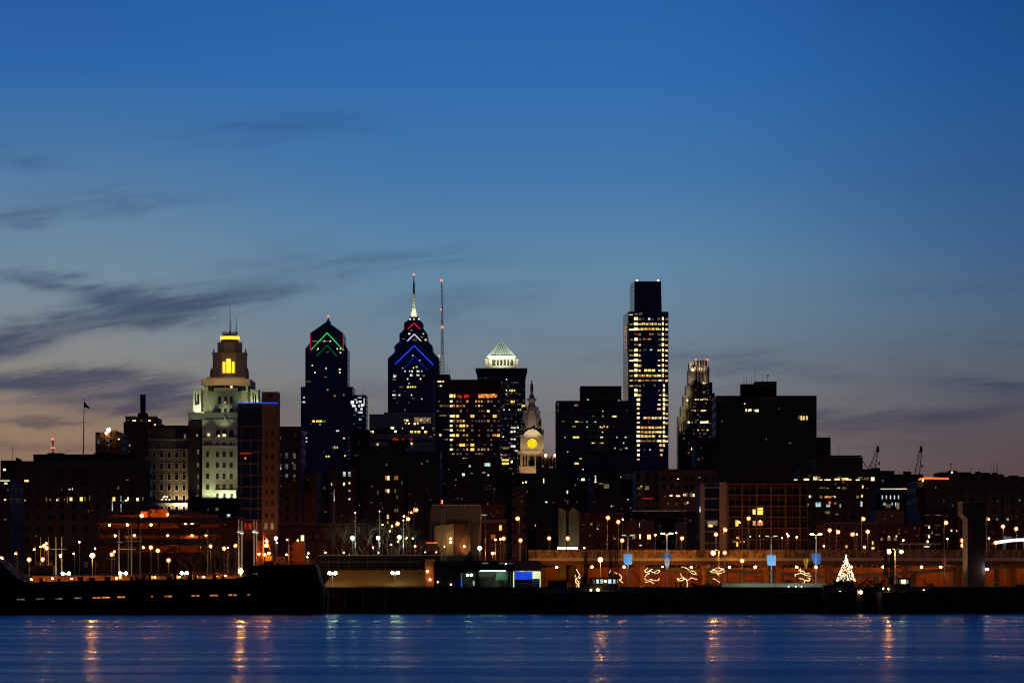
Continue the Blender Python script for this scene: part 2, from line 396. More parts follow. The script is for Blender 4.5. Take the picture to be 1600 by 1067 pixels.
# --- Two-gable blue tower, left
D = 3250
b = Bld('gabled_skyscraper', 'dark blue tower with pointed gable top and green chevron lights', D, 511, 'skyscraper')
b.wall(FM['navy'], [(477,543,553,604,44,6),(470,551,604,None,60,0),(484,537,545,553,36,10)])
mb = MB()
dd = D+6
def XZ(pts, D): return [(wx(x,D), wz(y,D)) for x, y in pts]
mb.xz(XZ([(477.01,553),(477.01,545),(484,536),(484,521),(511,502),(537,521),(537,536),(542.99,545),(542.99,553)][::-1], dd), dd, dd+44)
mb.build('gable', FM['navy'], b.root)
c = wx(511,dd); mb = MB(); mb.lathe((c, dd+22), [(2.8,wz(503,dd)),(1.4,wz(499,dd)),(.5,wz(496,dd)),(.25,wz(492,dd))], 8)
mb.build('spire', M['black'], b.root)
def neon(b, m, pts, D, r=.55, name='neon_line'):
    mb = MB(); mb.tube([(wx(x,D), D, wz(y,D)) for x, y in pts], r, 4); return mb.build(name, m, b.root)
neon(b, G['neongreen'], [(486,546.5),(511,520),(537,547.5)], dd-.6, .42)
neon(b, G['neongreen2'], [(495,556),(511,539.5),(526,556)], dd-.6, .5)
neon(b, G['neonred'], [(484.8,520.5),(484.8,546)], dd-.6, .4); neon(b, G['neonred'], [(536.2,521),(536.2,546)], dd-.6, .4)
mb = MB(); mb.ball((c, dd+22, wz(491.5,dd)), .8); mb.build('beacon', G['beacon'], b.root)
b.win(G['cream'], (488,571),(492,582),(509.5,575.5),(531,577,3,2),(531,582),(507,533),(516,533),(497,545),(527,545),(532,545),(532,551),w=1.8,h=2,dD=6)
b.win(G['dim'], (503,533,30,1.4),(484,596),(480,596),(509,589,4,1.5),(495,547),(512,550,4,1.5),w=2.4,h=1.6,dD=6)
b.win(G['orange'], (512,609),(523,618.5),(537,617),w=2.2,h=2)
b.win(G['white'], (475,621),(475,628,3.4,2),(526,673),(528.5,673),(479,684),(479,690),(500,663),w=2,h=2)
b.win(G['yellow'], (490,658),(496,658),(501,658),w=4.2,h=3); b.win(G['dim'], (506.5,658,4,3),(476,676.5,7,2.6),(521,699,2.5,4),(471,628,1.5,1.4),(486,662,3,1.5))
b.win(G['warm'], (523,699,1.6,4),(527,699,1.6,3),(510,713),(514,713),(537.5,684.5),(539,712),w=2.4,h=2.6); b.win(G['dimcool'], *[(545,684+i*6.6) for i in range(6)],(520,706),(506,706),w=1.4,h=1.6)
b.done()
# --- lower glazed block beside it
D = 3150
b = Bld('glass_office_block', 'lower dark glass block with bright white upper floors beside the green-chevron tower', D, 561)
b.wall(FM['navy'], [(549.5,572,617)], depth=40)
b.win(G['white'], (550.5,628.5,5,5),(558,628,3,4),(563,627.5,4,3.4),(553,634,6,3),(561,634,3,4),(566,633,4,4),(565,639,3,3)); b.win(G['cool'], (556,624.5,4,2),(562,621,6,1.2),(569,628,1.5,12),(563,644,8,3),(556,640,3,6),(563,655,4,3.2)); b.win(G['dimcool'], (554,648,3,1.5),(567,650,3,1.5),(553,662,3,1.5),(562,668,3,1.5),(568,676,2,1.5))
mb = MB(); mb.cyl((wx(567,D),D+5,wz(617,D)),(wx(567,D),D+5,wz(609,D)),.3,.15); mb.build('antenna', M['black'], b.root); b.done()
# --- spired tower
D = 3200
b = Bld('spired_skyscraper', 'tallest pointed tower with stepped gables, blue, white and red chevron lights and a lit spire', D, 647, 'skyscraper')
b.wall(FM['navy'], [(606,686,570,None,60,0)])
steps = [((606.01,570),(606.01,560),(619,548),(675,548),(686,560),(686,570)), ((616,568),(616,541),(624.5,533),(669,533),(676,541),(676,568)),
         ((624,545),(624,522),(631.5,514),(662,514),(668,522),(668,545)), ((630.5,524),(630.5,505),(639,499),(655,499),(661,505),(661,524))]
mb = MB()
for i, p in enumerate(steps):
    d0 = D+.5+4*i; mb.xz(XZ(p[::-1], d0), d0, d0+60-8*i)
mb.build('stepped_gables', FM['navy'], b.root)
c = wx(646.7,D+30); cy = D+30
mb = MB(); mb.lathe((c,cy), [(4.2,wz(500,cy)),(3.2,wz(492,cy)),(2.0,wz(482,cy)),(1.5,wz(480,cy))], 8)
for i in range(9):
    y = 480-i*2.4; r = 1.7 if i % 2 else 1.1
    mb.lathe((c,cy), [(r,wz(y,cy)),(r*.9,wz(y-2.3,cy))], 8)
mb.build('spire', M['stone'], b.root)
mb = MB(); mb.lathe((c,cy), [(.95,wz(458.5,cy)),(.8,wz(445,cy)),(.5,wz(440,cy)),(.25,wz(430,cy))], 8); mb.build('mast', M['black'], b.root)
mb = MB(); mb.ball((c,cy,wz(429,cy)),.9); mb.build('beacon', G['beacon'], b.root)
for px_ in (638,655): lamp('SPOT', b.root, (wx(px_,cy-14), cy-14, wz(499,cy)), 15000, (240,255,225), (c,cy,wz(478,cy)), 60, 1)
for px_ in (640.5,646.5,654): MB().ball((wx(px_,D+2), D+11, wz(498.8,D+12)), .7).build('ledge_light', G['white'], b.root)
neon(b, G['neonred'], [(632,519),(647,505),(662,519.5)], D+11.9, .55); neon(b, G['neonwhite'], [(625,544.5),(647.3,522),(669,544.5)], D+7.9, .5)
neon(b, G['neonblue'], [(617.5,569),(647.3,540),(677,570)], D-.6, .46); neon(b, G['neonblue2'], [(631,577),(647.3,557),(668,578)], D-.6, .5)
neon(b, G['neonblue'], [(617,545),(617,569)], D+3.9, .4); neon(b, G['neonred'], [(631,505.5),(631,519)], D+11.9, .35)
b.win(G['dim'], (639.5,521,4,2.4),(643,516,4,2),(630.5,529.5,5,1.2),(659,526.5,4,2),(648.5,531,6,3.5),(646,549,2,3),(666,549,4,3),(623,568.5,4,3),(611,574.5,4,3),(616,574.5),w=3,h=2,dD=7.5)
b.win(G['cream'], (639.5,521.5,2.5,2),(665,531,2.5,2.2),(661.5,521.5,2,1.4),w=2,h=2,dD=7)
b.win(G['white'], (633,580),(640,580),(644,580,2,3),(652,580),(654.5,580),(659,580),(642.5,586,3.6,3.2),(652,586),(654.5,586),(617,587.5,4.5,4),(637,592),(657,592),(651.5,573.5),(646,574.5),(616,617,6,2.2),(624,617,3,2),(643,617,1.6,2),(659,623,2,2),(639,599,1.5,1.5),(656,563,1.5,1.2),(645,555.5,1.5,1.5),(629,575,1.5,1.5),(650,573,1.2,1.2),w=1.8,h=2.4)
b.win(G['yellow'], (637.5,604.5,3,3),(641.5,604.5,2.2,2.4),(645,604.5,2.2,2.4),(649,604.5,2.4,2)); b.win(G['dim'], (627,604.5,6,1.6),(616,593,5,2),(616,611,4,1.5),(616,622,4,1.6),(662,587,4,2.5),(646,622.5,4,1.6),(633,611,2,1.5),(620,629,2,1.5),(639,629,2,1.5),(633,640,2,3))
b.done()
# --- lattice radio mast
D = 2320
b = Bld('radio_mast', 'tall thin lattice radio mast with red lights right of the spired tower', D, 691, 'mast', base=wz(588,D))
mb = MB(); k = []
def lattice(mb, x, D, z0, z1, w0, w1, n, r=.16, cy=0):
    for sx in (-1,1):
        for sy in (-1,1): mb.cyl((x+sx*w0,D+sy*w0,z0),(x+sx*w1,D+sy*w1,z1), r, r*.8, 4)
    for i in range(n):
        a = i/n; c = (i+1)/n; wa = w0+(w1-w0)*a; wc = w0+(w1-w0)*c; za = z0+(z1-z0)*a; zc = z0+(z1-z0)*c
        for sy in (-1,1):
            mb.cyl((x-wa,D+sy*wa,za),(x+wc,D+sy*wc,zc), r*.6, None, 4); mb.cyl((x+wa,D+sy*wa,za),(x-wc,D+sy*wc,zc), r*.6, None, 4)
            mb.cyl((x-wc,D+sy*wc,zc),(x+wc,D+sy*wc,zc), r*.6, None, 4)
    return mb
x = wx(691,D)
lattice(mb, x, D, wz(586,D), wz(555,D), 1.9, .8, 6, .12); lattice(mb, x, D, wz(555,D), wz(482,D), .8, .45, 20, .14); mb.cyl((x,D,wz(482,D)),(x-.3,D,wz(438,D)),.38,.24,5)
for y in (484,502,504,534,462,455,448): mb.box(x-1.0,x+.9,D-.2,D+.2,wz(y,D)-.12,wz(y,D)+.12)
mb.build('lattice', M['black'], b.root)
for i, (px_, y) in enumerate([(690,438.5),(689,484),(691,511.5),(686.5,556)]):
    mb = MB(); mb.ball((wx(px_,D),D-1,wz(y,D)), (.7,.5,.75,.5)[i]); mb.build('beacon', G['beacon'], b.root)
mb = MB()
for px_, y in ((699,566),(702,572),(697,578)): mb.cyl((wx(px_,D),D,wz(588,D)),(wx(px_,D),D,wz(y,D)),.12,.06,4)
mb.build('aerial', M['black'], b.root)
# --- rose concrete block left of the mast
D = 2250
b = Bld('concrete_office_block', 'broad rose-grey concrete block with dotted window lights below the spired tower', D, 626)
b.wall(M['stone2'], [(577,677,647,668.5,50),(577,677,678,686,50,.3),(577,677,690,None,50,.3),(600,677,644,647,40,4)])
b.part('window_band', M['glass'], (577.2,676.8,668.5,678,1.2,40),(577.2,676.8,686,690,1.2,40))
b.win(G['cream'], (636.5,656.5),(657.5,656),(648,662),(639,661.5,2,2),(613,668.5,5,3),(660.5,668.5),(618,674,3.4,3),(582.5,674.5),(642.5,693,3,3),(590,694,2.6,2.4),w=3,h=3)
b.win(G['yellow'], (643,674.5,4.4,3.4),(649,674.5,3,3),(654.5,674.5,4,3.4),(665,674.5,4.4,3.4)); b.win(G['warm'], (668,656.5),(634,661),(653,661.5),(629,669,1.5,1.5),(578.5,674,3,2),(632.5,656,1.6,2),w=2.4,h=2.6)
b.win(G['red'], (614,686.5,3,2),(617,685.5,3,2.4),(620,686.5,4,2),(630,686,2,2),(642.5,686.5,4,3)); b.win(G['dim'], (660,656.5,26,9,),(677,669,4,1.5),(673,682,3,2),w=2,h=2); b.done()
# --- dark narrow slab + rose granite block
D = 2350
b = Bld('office_slab', 'narrow dark office slab under the radio mast with two short rows of lights near its roof', D, 691)
b.wall(FM['plum'], [(680,703,585)], depth=50)
b.part('corner_pipe', M['steel'], (677.5,678.6,588,745,-1,1),(679.2,680,588,745,-1,1))
for q in ((680,703,597.2,598.2,-.6,.5),(680,703,603.6,604.6,-.6,.5)): b.part('cornice', M['conc'], q)
b.win(G['cream'], (684.5,596,2,1.6),(688,596,3,1.6),(692.5,596,2,1.8),(689,603,3,1.8),(688,679.5,3,3.6)); b.win(G['dim'], (686,603,3,1.4),(689,634,4,3),(695,634,4,3),(700,634,3,3),(688,649,3,2.4),(694,649,8,2),(697,671,8,2),(697,686.5,6,2.4),(686,627,3,1.4),(684,642,3,1.4)); b.done()
b = Bld('hotel_block', 'wide rose-brown block with many orange windows left of the clock tower', D, 741)
b.wall(FM['redof'], [(703,781,611)], depth=60); b.part('roof_storey', M['redbrick'], (703,781,593,609.5,1,50)); b.part('cornice', M['brown'], (703,781,609.5,611,-.6,40))
rows = {627:'715d 730o 744w 748.5o 753w 763w 705c', 634:'709o 715o 720d 724.5o 748.5w 705c', 642:'720w 763c', 650:'709y 715y 738Y 773Y 705c', 657.5:'709o 715w 720o 724.5w 763o 705c', 665:'714d 720y 724.5y 730o 705c',
        672:'724.5w 720d 738d 705c', 680:'709y 715y 724.5w 730o 771o 774o 779y 705c', 687:'705c', 695:'720y 724.5y 730d 738Y 705d', 702:'715d 730w 738Y 748o 753w 757w 763w 705c', 709:'708w 715w 744d 749d', 716:'724.5w 729d'}
kinds = dict(d=('dim',3.4,3), o=('orange',3.6,3.4), w=('warm',2.4,3), y=('yellow',4,4), Y=('yellow',5.6,4), c=('cream',4,3))
for y, sr in rows.items():
    for q in sr.split():
        k = kinds[q[-1]]; b.w.append((float(q[:-1]), y, k[1], k[2] if y < 705 else 1.6, G[k[0]], 0))
b.win(G['core'], (704.5,618.5,5,5)); b.win(G['yellow'], (710,618.5,2.5,5)); b.win(G['red'], (717,619,6,4),(729,619,8,5),(720,619.5,3,3)); b.win(G['orange'], (753,618.5,11,6),(765,618.5,10,6),(774,618.5,6,5))
b.win(G['core'], (749,616.8),(760.5,616.8),(771.5,616.5),(719.5,620),w=2.6,h=2.4)
rg = random.Random(5)
for i in range(90): b.w.append((rg.choice((709,715,720,724.5,730,738,744,748.5,753,757,763,768,773,779)), rg.choice((627,634,642,650,657.5,665,672,680,687,695,702,709)), 2.8, 2.4, G[rg.choice(('dimcool','dim','dim','ember'))], 0))
b.done()
# --- pyramid-topped tower
D = 3120
b = Bld('pyramid_topped_tower', 'grey tower crowned by a glowing white lattice pyramid behind the clock tower', D, 783, 'skyscraper')
b.wall(FM['greyof'], [(746,821,590)], depth=60); b.part('flared_cornice', FM['pier'], (745.5,821.5,583,590,-1,62),(744.5,822.5,577.5,583,-2.5,65)); b.part('parapet', M['stone2'], (743,824,575,577.5,-4,68))
Dc = D+16
b.part('crown', M['stone'], (758,762,560,575,16,32),(762,769,558,575,19,28),(769,802,558,562,19,28),(769,802,571,575,19,28),(802,806,558,575,19,28),(806,810,560,575,16,32),*[(769+i*5.4,770.6+i*5.4,562,571,20,3) for i in range(1,6)])
b.part('crown_core', M['stone2'], (763,805,559,574,26,20))
xc = wx(783.5,Dc+12); yc = Dc+12; hw = wx(806,Dc)-wx(784,Dc)
mb = MB()
zb, za = wz(557.5,Dc), wz(531,Dc)
N = 5
def pt(sx, sy, f): return Vector((xc+sx*hw*(1-f), yc+sy*hw*(1-f), zb+(za-zb)*f))
for (c0, c1) in (((-1,-1),(1,-1)),((1,-1),(1,1)),((1,1),(-1,1)),((-1,1),(-1,-1))):
    mb.cyl(pt(*c0,0), pt(*c0,.995), .55, .3, 4)
    for i in (0, 1): mb.cyl(pt(*c0,i*.06), pt(*c1,i*.06), .45, None, 4)
mb.build('pyramid_frame', M['white'], b.root)
MB().add([tuple(pt(sx,sy,0)) for sx, sy in ((-1,-1),(1,-1),(1,1),(-1,1))]+[tuple(pt(0,0,1))], [(0,1,4),(1,2,4),(2,3,4),(3,0,4),(3,2,1,0)]).build('pyramid_roof', M['white'], b.root)
mb = MB()
for k, (c0, c1) in enumerate((((-1,-1),(1,-1)),((1,-1),(1,1)),((1,1),(-1,1)),((-1,1),(-1,-1)))):
    nrm = (Vector((0,-1,0)), Vector((1,0,0)), Vector((0,1,0)), Vector((-1,0,0)))[k]
    for row in range(5):
        f = .14+row*.145; n_ = 7-row
        for i in range(n_):
            u_ = (i+.5)/n_; u_ = .14+.72*u_ if row else .1+.8*u_
            p = pt(*c0,f).lerp(pt(*c1,f), u_)+nrm*.12; q_ = .52-.03*row; e1 = (pt(*c1,0)-pt(*c0,0)).normalized()*q_; e2 = (pt(0,0,1)-pt(*c0,f).lerp(pt(*c1,f), .5)).normalized()*q_
            mb.add([p-e1, p-e2, p+e1, p+e2], [(0,1,2,3)])
o = mb.build('openings', M['black'], b.root); o['kind'] = 'stuff'
b.part('base_rim', M['white'], (762,805,556.4,558,17,26))
for px_ in (752,770,797,815): lamp('SPOT', b.root, (wx(px_,D+1), D-1, wz(571,D)), 17000, (235,255,225), (xc,yc-8,wz(545,D)), 70, 1)
for px_ in (762,783,804): lamp('POINT', b.root, (wx(px_,D+8), D+9, wz(574,D)), 900, (255,235,200), r=.5)
b.win(G['white'], (791.5,592.7),(791.5,610),(791.5,616),(804.5,587,2.4,2.4),(766,586.5,2,2.6),(766,581),(779,580.5,1.4,1.4),(787.5,640),(796,640),(810,640),(813,640),(799.5,668,3,2),(804,668,3,2),(809,668,3,2),(799.5,674.5,3,3),(804,674,2.4,3),(799.5,686,3.2,2),(804,686,3,2),(799.5,697,3,3),(804,697,3.6,3.6),(806,704,3,2.4),(808.5,704),(786,682,3,2),(799.5,721,3,4),(783.5,710,1.6,2),(783.5,715,1.6,2),w=1.6,h=2)
b.win(G['yellow'], (796.5,610),(800,610,3.6,3.2),(804,610),(800,627.5,4,3.4),(803.5,627,1.4,3),(817.5,634,4.4,3),(789.5,718.5,11,2.6),(789,724,12,3),w=1.6,h=2.6)
rg = random.Random(31)
for i in range(110): b.w.append((784+rg.randrange(12)*3.1, 592+rg.randrange(27)*5.6, rg.uniform(1.2,2.2), 1.8, G[rg.choice(('dimcool','dim','dimcool','ember','dim'))], 0))
for i in range(24): b.w.append((750+rg.randrange(11)*3.1, 580+rg.randrange(3)*5, 1.6, 1.8, G[rg.choice(('dimcool','ember'))], -2.6 if False else 0))
b.win(G['dim'], (754,587.5,2,2),(758,587,3,2),(790,700,11,3),(789,711,8,2),(799,732,3,2),(800,746,4,2),(802,740,2,2),(787,742,2,2),(795,612.5,1.5,1.5),(787,634,1.5,3),(812,616,2,2),(790,654,2,2),(796,692,2,2)); b.win(G['dimcool'], *[(815,655+i*5.2) for i in range(14)],*[(809,712+i*5) for i in range(6)],w=1.2,h=1.6)
b.done()
# --- clock tower
D = 2900
S = D/F
b = Bld('clock_tower', 'ornate floodlit stone clock tower with glowing yellow dial, dome and statue on top', D, 831, 'clock tower')
cx, cy = wx(831,D), D+10
def oct_(r, m=1): return [(cx+r*math.cos(math.pi*(i+.5)/4)*m, cy+r*math.sin(math.pi*(i+.5)/4)) for i in range(8)]
b.wall(M['stone2'], [(812,850,735,None,20),(811,851,728,735,20,-.4),(813,817,709,728,20),(849,850,709,728,18,1),(845,849,709,728,20),(817,845,709,712,20),(817,845,712,728,14,6)], 'lower_stage')
for x in (819,823.5,835.5,840): b.part('pilaster', M['stone2'], (x,x+2.2,712,728,.2,6))
b.part('belfry_opening', M['black'], (828,834.5,714,728,5.8,2)); mb = MB(); mb.lathe((wx(831.2,D),D+6.2),[(1.6,wz(714.2,D)),(.2,wz(711.5,D))],8); mb.build('arch', M['black'], b.root)
for q in ((808.5,853.5,704.5,709,-1.2,23),(811.5,850.5,679.5,681.5,-.8,22)): b.part('cornice', M['stone'], q)
b.part('clock_stage', M['stone'], (813,850,681.5,704.5,0,20)); 
for x in (814,818.5,841.5,846): b.part('corner_column', M['stone'], (x,x+2,682,704.5,-.7,1))
xk = wx(831.5,D); zk = wz(692.5,D)
mb = MB(); mb.cyl((xk,D-.05,zk),(xk,D-.75,zk),7.4*S,None,24); mb.build('dial', G['clock'], b.root)
mb = MB()
for i in range(12):
    a = i*math.pi/6; mb.cyl((xk+6.4*S*math.sin(a),D-.78,zk+6.4*S*math.cos(a)),(xk+5.2*S*math.sin(a),D-.78,zk+5.2*S*math.cos(a)),.16,None,4)
for a, l in ((R(250),4.0),(R(200),5.6)): mb.cyl((xk,D-.85,zk),(xk+l*S*math.sin(a),D-.85,zk+l*S*math.cos(a)),.22,.1,4)
mb.build('clock_hands', M['black'], b.root)
mb = MB(); mb.xz([(xk+x*S, wz(680.1,D)+z*S) for x, z in ((-14,0),(-12,4),(-6,8.5),(0,10),(6,8.5),(12,4),(14,0))][::-1], D-1, D+3); mb.build('pediment', M['stone'], b.root)
prof = [(17.0,680),(16.4,672),(16.2,664),(15.4,656),(13.8,649),(11.4,642),(8.6,636),(6.4,633.4)]
mb = MB(); mb.lathe((cx,cy), [(r*S, wz(y,D)) for r, y in prof], 8, .5)
for i in range(8):
    a = 2*math.pi*(i+.5)/8
    mb.tube([(cx+r*S*1.02*math.cos(a), cy+r*S*1.02*math.sin(a), wz(y,D)) for r, y in prof], .35, 4)
mb.build('dome', M['lead'], b.root)
mb = MB()
for i in range(8):
    a = 2*math.pi*(i)/8
    for (r,y,q) in ((12.6,643,1.1),(9.5,637,.9)):
        p = (cx+r*S*math.cos(a), cy+r*S*math.sin(a), wz(y,D)); mb.box(p[0]-q/2,p[0]+q/2,p[1]-q,p[1]+q/3,p[2]-1,p[2]+1.2)
mb.build('dormer', M['lead'], b.root)
mb = MB(); mb.lathe((cx,cy), [(6*S,wz(634,D)),(5*S,wz(632,D)),(4.8*S,wz(626,D)),(7.2*S,wz(625,D)),(7.2*S,wz(621.5,D)),(4.4*S,wz(621,D)),(3.4*S,wz(616,D)),(1.6*S,wz(613.5,D))], 12); mb.build('lantern', M['lead'], b.root)
mb = MB(); mb.lathe((cx,cy), [(1.4*S,wz(613.6,D)),(1.5*S,wz(611,D)),(1.9*S,wz(606,D)),(1.5*S,wz(603,D)),(2.0*S,wz(600.5,D)),(1.5*S,wz(598,D)),(.6*S,wz(597.4,D)),(.95*S,wz(596,D)),(1.0*S,wz(594.8,D)),(.5*S,wz(593.6,D))], 8)
mb.cyl((cx-.7*S,cy,wz(601,D)),(cx-.9*S,cy,wz(612,D)),.75,.9,6); mb.cyl((cx+.7*S,cy,wz(601,D)),(cx+.9*S,cy,wz(612,D)),.7,.85,6); mb.cyl((cx-.7*S,cy,wz(600,D)),(cx-1.9*S,cy,wz(602.8,D)),.3,.2,5); mb.cyl((cx+.8*S,cy,wz(600,D)),(cx+2.2*S,cy-.4,wz(604,D)),.3,.22,5); mb.lathe((cx,cy),[(1.5*S,wz(594.6,D)),(1.4*S,wz(594.2,D))],8)
mb.build('statue', M['bronze'], b.root, True)
mb = MB()
for px_, y0, h, w_ in ((819.5,673,12,2.4),(848.5,680,11,2.0),(834,671,5,4.2),(842,668,8,2.2)):
    x = wx(px_,D-.5); z = wz(y0,D); mb.lathe((x,D+1.5),[(w_*.5*S,z),(w_*.62*S,z+h*.35*S),(w_*.7*S,z+h*.7*S),(w_*.25*S,z+h*.8*S),(w_*.3*S,z+h*S),(.05,z+h*1.04*S)],7)
mb.build('sculpture', M['bronze'], b.root, True)
b.win(G['yellow'], (815.2,690.5,1.8,7),(846.8,691,1.4,9)); b.win(G['warm'], (826,678,2,1.6))
b.done()
for px_ in (806,831,856): lamp('SPOT', b.root, (wx(px_,D), D-15, wz(752,D)), 9500, (255,206,140), (xk,D+1,wz(716,D)), 70, 1)
for px_ in (812,850): lamp('SPOT', b.root, (wx(px_,D), D-9, wz(708,D)), 2600, (255,214,155), (xk,D+1,wz(688,D)), 90, 1)
lamp('SPOT', b.root, (wx(831,D), D-24, wz(692,D)), 34000, (255,220,190), (xk,D+4,wz(640,D)), 70, 1)
# --- castellated block
D = 2700
b = Bld('castellated_block', 'low reddish block with battlements and two bright roof lights right of the clock tower', D, 862)
b.wall(FM['pier'], [(838,876,716)], depth=30); b.part('battlement', M['redbrick'], *[(840+i*5,843+i*5,712.5,716,0,4) for i in range(7)])
for x, y in ((852.5,711.5),(867.5,711.5)): MB().ball((wx(x,D),D-.5,wz(y,D)),.85).build('roof_lamp', G['tungsten'], b.root)
b.win(G['dim'], (861,730,6,3),(848,728,3,3)); b.done()
# --- striped twin block
D = 2400
b = Bld('striped_office_block', 'broad dark striped office block with taller olive roof storey left of the brightest tower', D, 931)
b.wall(FM['stripe'], [(869,914,627,None,50,0),(914,954,626,None,44,5),(954,994.5,627,None,50,0)])
b.part('roof_storey', mat('olive_cladding', (64,62,40), .8), (907.5,971,604.5,626,8,40)); b.part('parapet', M['dark'], (907,971.5,603,604.5,7.6,41)); b.part('roof_slab', M['roof'], (869,994.5,626,627,-.4,46))
b.win(G['orange'], (900.5,633,5.4,2.6)); b.win(G['yellow'], (960,650.5,6.4,2.4),(901,658.7,5,1.8),(900,683,9.5,2.6),(901,724,6.5,2.8)); b.win(G['dim'], (908,659,6,1.4),(880,658,4,1.4),(927,650,3,1.4),(979,641,2,1.4),(872,632,1.6,5),(872,641,1.6,4),(978,700,5,1.4),(970,702,4,1.2),(959,667,2,1.2))
b.win(G['warm'], (895,666.5),(898.5,666.3),(927,692,5.4,1.6),(940,692,5.4,1.6),(907,716.5,3,1.8),(949,666.5,2.4,2.6),(938,667),(944,666),(941,667.8,2.4,1.4),w=1.8,h=2.4); b.win(G['white'], (918.5,624.3,2.4,1.4),(967,626,2,1.4),(917,659),(917.5,667),(942,642),(942,650),(941.5,675),(940,683,4,1.6),(930,659,3,1.2),(883,683),(964,683),(977.5,683,3,1.6),(974.5,692),(961,700),(979,700,2,2),(887,706,1.6,1),(970,745,1.5,1.5),(936,748,1.5,1.5),(887,744,2,2),(911,733,1.6,1.6),w=1.4,h=1.8)
b.done()
# --- the brightest, tallest glass tower
D = 3300
b = Bld('glass_skyscraper', 'tall square-topped glass tower with rows of bright yellow office floors', D, 1009, 'skyscraper')
mb = MB()
def P2(x0, xs, x1, d, ins=0): return [(wx(xs,D),D+ins),(wx(x1,D),D+ins),(wx(x1,D)-1,D+ins+d),(wx(x0,D+d),D+d)]
mb.prism(P2(974,982,1044.5,52), GZ, wz(487,D)); mb.build('wall', FM['navy'], b.root)
mb = MB(); mb.prism([(wx(992,D),D+8),(wx(1034.5,D),D+8),(wx(1034.5,D),D+44),(wx(984,D+44),D+44)], wz(487,D), wz(438.5,D), [(wx(992.5,D),D+8),(wx(1033.5,D),D+8),(wx(1033.5,D),D+44),(wx(985,D+44),D+44)]); mb.build('crown', mat('dark_crown_glass', (26,34,70), .3), b.root)
def side(z0, z1, m, xa, ya, xb, yb, nm):
    mb = MB(); dx_, dy_ = xb-xa, yb-ya; l = math.hypot(dx_,dy_); nx, ny = -abs(dy_)/l*.3, -abs(dx_)/l*.3
    mb.add([(xa+nx,ya+ny,z0),(xb+nx,yb+ny,z0),(xb+nx,yb+ny,z1),(xa+nx,ya+ny,z1),(xa,ya,z0),(xb,yb,z0),(xb,yb,z1),(xa,ya,z1)], [(0,1,2,3),(7,6,5,4),(0,4,5,1),(3,2,6,7),(0,3,7,4),(1,5,6,2)]); return mb.build(nm, m, b.root)
xa, ya, xb, yb = wx(982,D), D, wx(974,D+52), D+52
side(wz(700,D), wz(488,D), FM['navyside'], xa, ya, xb, yb, 'side_glazing')
side(wz(484.6,D), wz(439.5,D), FM['navyside'], wx(992,D)+.1, D+8, wx(984.6,D+44), D+44, 'side_glazing')
side(wz(551,D), wz(505,D), M['glass'], xa+(xb-xa)*.1-.35, ya+(yb-ya)*.1, xa+(xb-xa)*.75-.35, ya+(yb-ya)*.75, 'winter_garden')
for i, y in enumerate((509,514,520,527,533,540)): side(wz(y+2.4,D), wz(y,D), G['band2'], xa+(xb-xa)*(.12)-.7, ya+(yb-ya)*.12, xa+(xb-xa)*.6-.7, ya+(yb-ya)*.6, 'lit_floor')
for x in (996,1029): MB().ball((wx(x,D),D+9,wz(437,D)),.8).build('beacon', G['beaconw'], b.root)
rg = random.Random(11)
y = 490.6; i = 0
mid = {505.8:('band',1002,1027), 513.8:('band',1000,1030), 529.5:('band2',1004,1018), 521.8:('band2',1014,1022), 578.3:('yellow',1006,1024), 586.5:('band',997,1031), 594:('band2',1002,1033), 652.5:('band',1005,1034), 667.5:('band',1001,1034), 674.5:('band',1001,1029), 681:('band',1001,1024), 688.5:('band2',1000,1030)}
yy = [490.8,498,506,514,522,530,538.4,546.8,554.6,562.6,570.6,578.3,586.5,594,602.3,609.5,616.8,624.2,631.5,638.4,645.6,652.5,660,667.5,674.5,681,688.5,695.5,703.3,710.4,717.4]
for i, y in enumerate(yy):
    if i == 0: b.win(G['warm'], (985.5,y+1,6,1.6)); b.win(G['dim'], (994,y,5,2),(1001,y-.6,5,3)); continue
    last = y > 690
    if y < 624:
        if i not in (4,6,13,14): b.win(G['core'], (993.6,y,rg.uniform(4.6,7),rg.uniform(3.8,5)))
        elif i == 4: b.win(G['red'], (995,y,8,2.6))
        else: b.win(G['dim'], (993.6,y,6,2.6))
        if rg.random() < .5: b.win(G[rg.choice(('warm','band2','cream'))], (986.5,y+rg.uniform(0,1),rg.uniform(4,8),rg.uniform(1.4,2.6)))
        b.win(G[rg.choice(('warm','band','band','dim'))], (999.6,y+.6,rg.uniform(3,5),rg.uniform(2.2,3.6)))
    else: b.win(G[rg.choice(('warm','cream','cream'))], (997.5,y,rg.uniform(3.6,6),rg.uniform(2,4)))
    if y < 701:
        xr = 1035.8 if y < 600 else 1037.4
        b.win(G['core'] if i not in (13,) else G['dim'], (xr,y,rg.uniform(2.4,3.6),rg.uniform(3.8,5) if y < 640 else 4))
        if rg.random() < .75: b.win(G[rg.choice(('warm','band','band2'))], (1041.4,y+.8,4.6,rg.uniform(1.6,3.4)))
        if rg.random() < .72: b.win(G[rg.choice(('warm','warm','dim','cream'))], (1031+rg.uniform(-1.5,.5),y+.4,rg.uniform(3,6),rg.uniform(1.4,3)))
    if last and y < 712: b.win(G['warm'], (1033.5,y,rg.uniform(3,7),3))
for y, (k, x0, x1) in mid.items():
    n = max(2, round((x1-x0)/6)); st = (x1-x0)/n
    for j in range(n): b.win(G[k] if rg.random() < .85 else G['orange'], (x0+(j+.5)*st, y+.3, st*.82, 3.4 if k != 'band2' else 2))
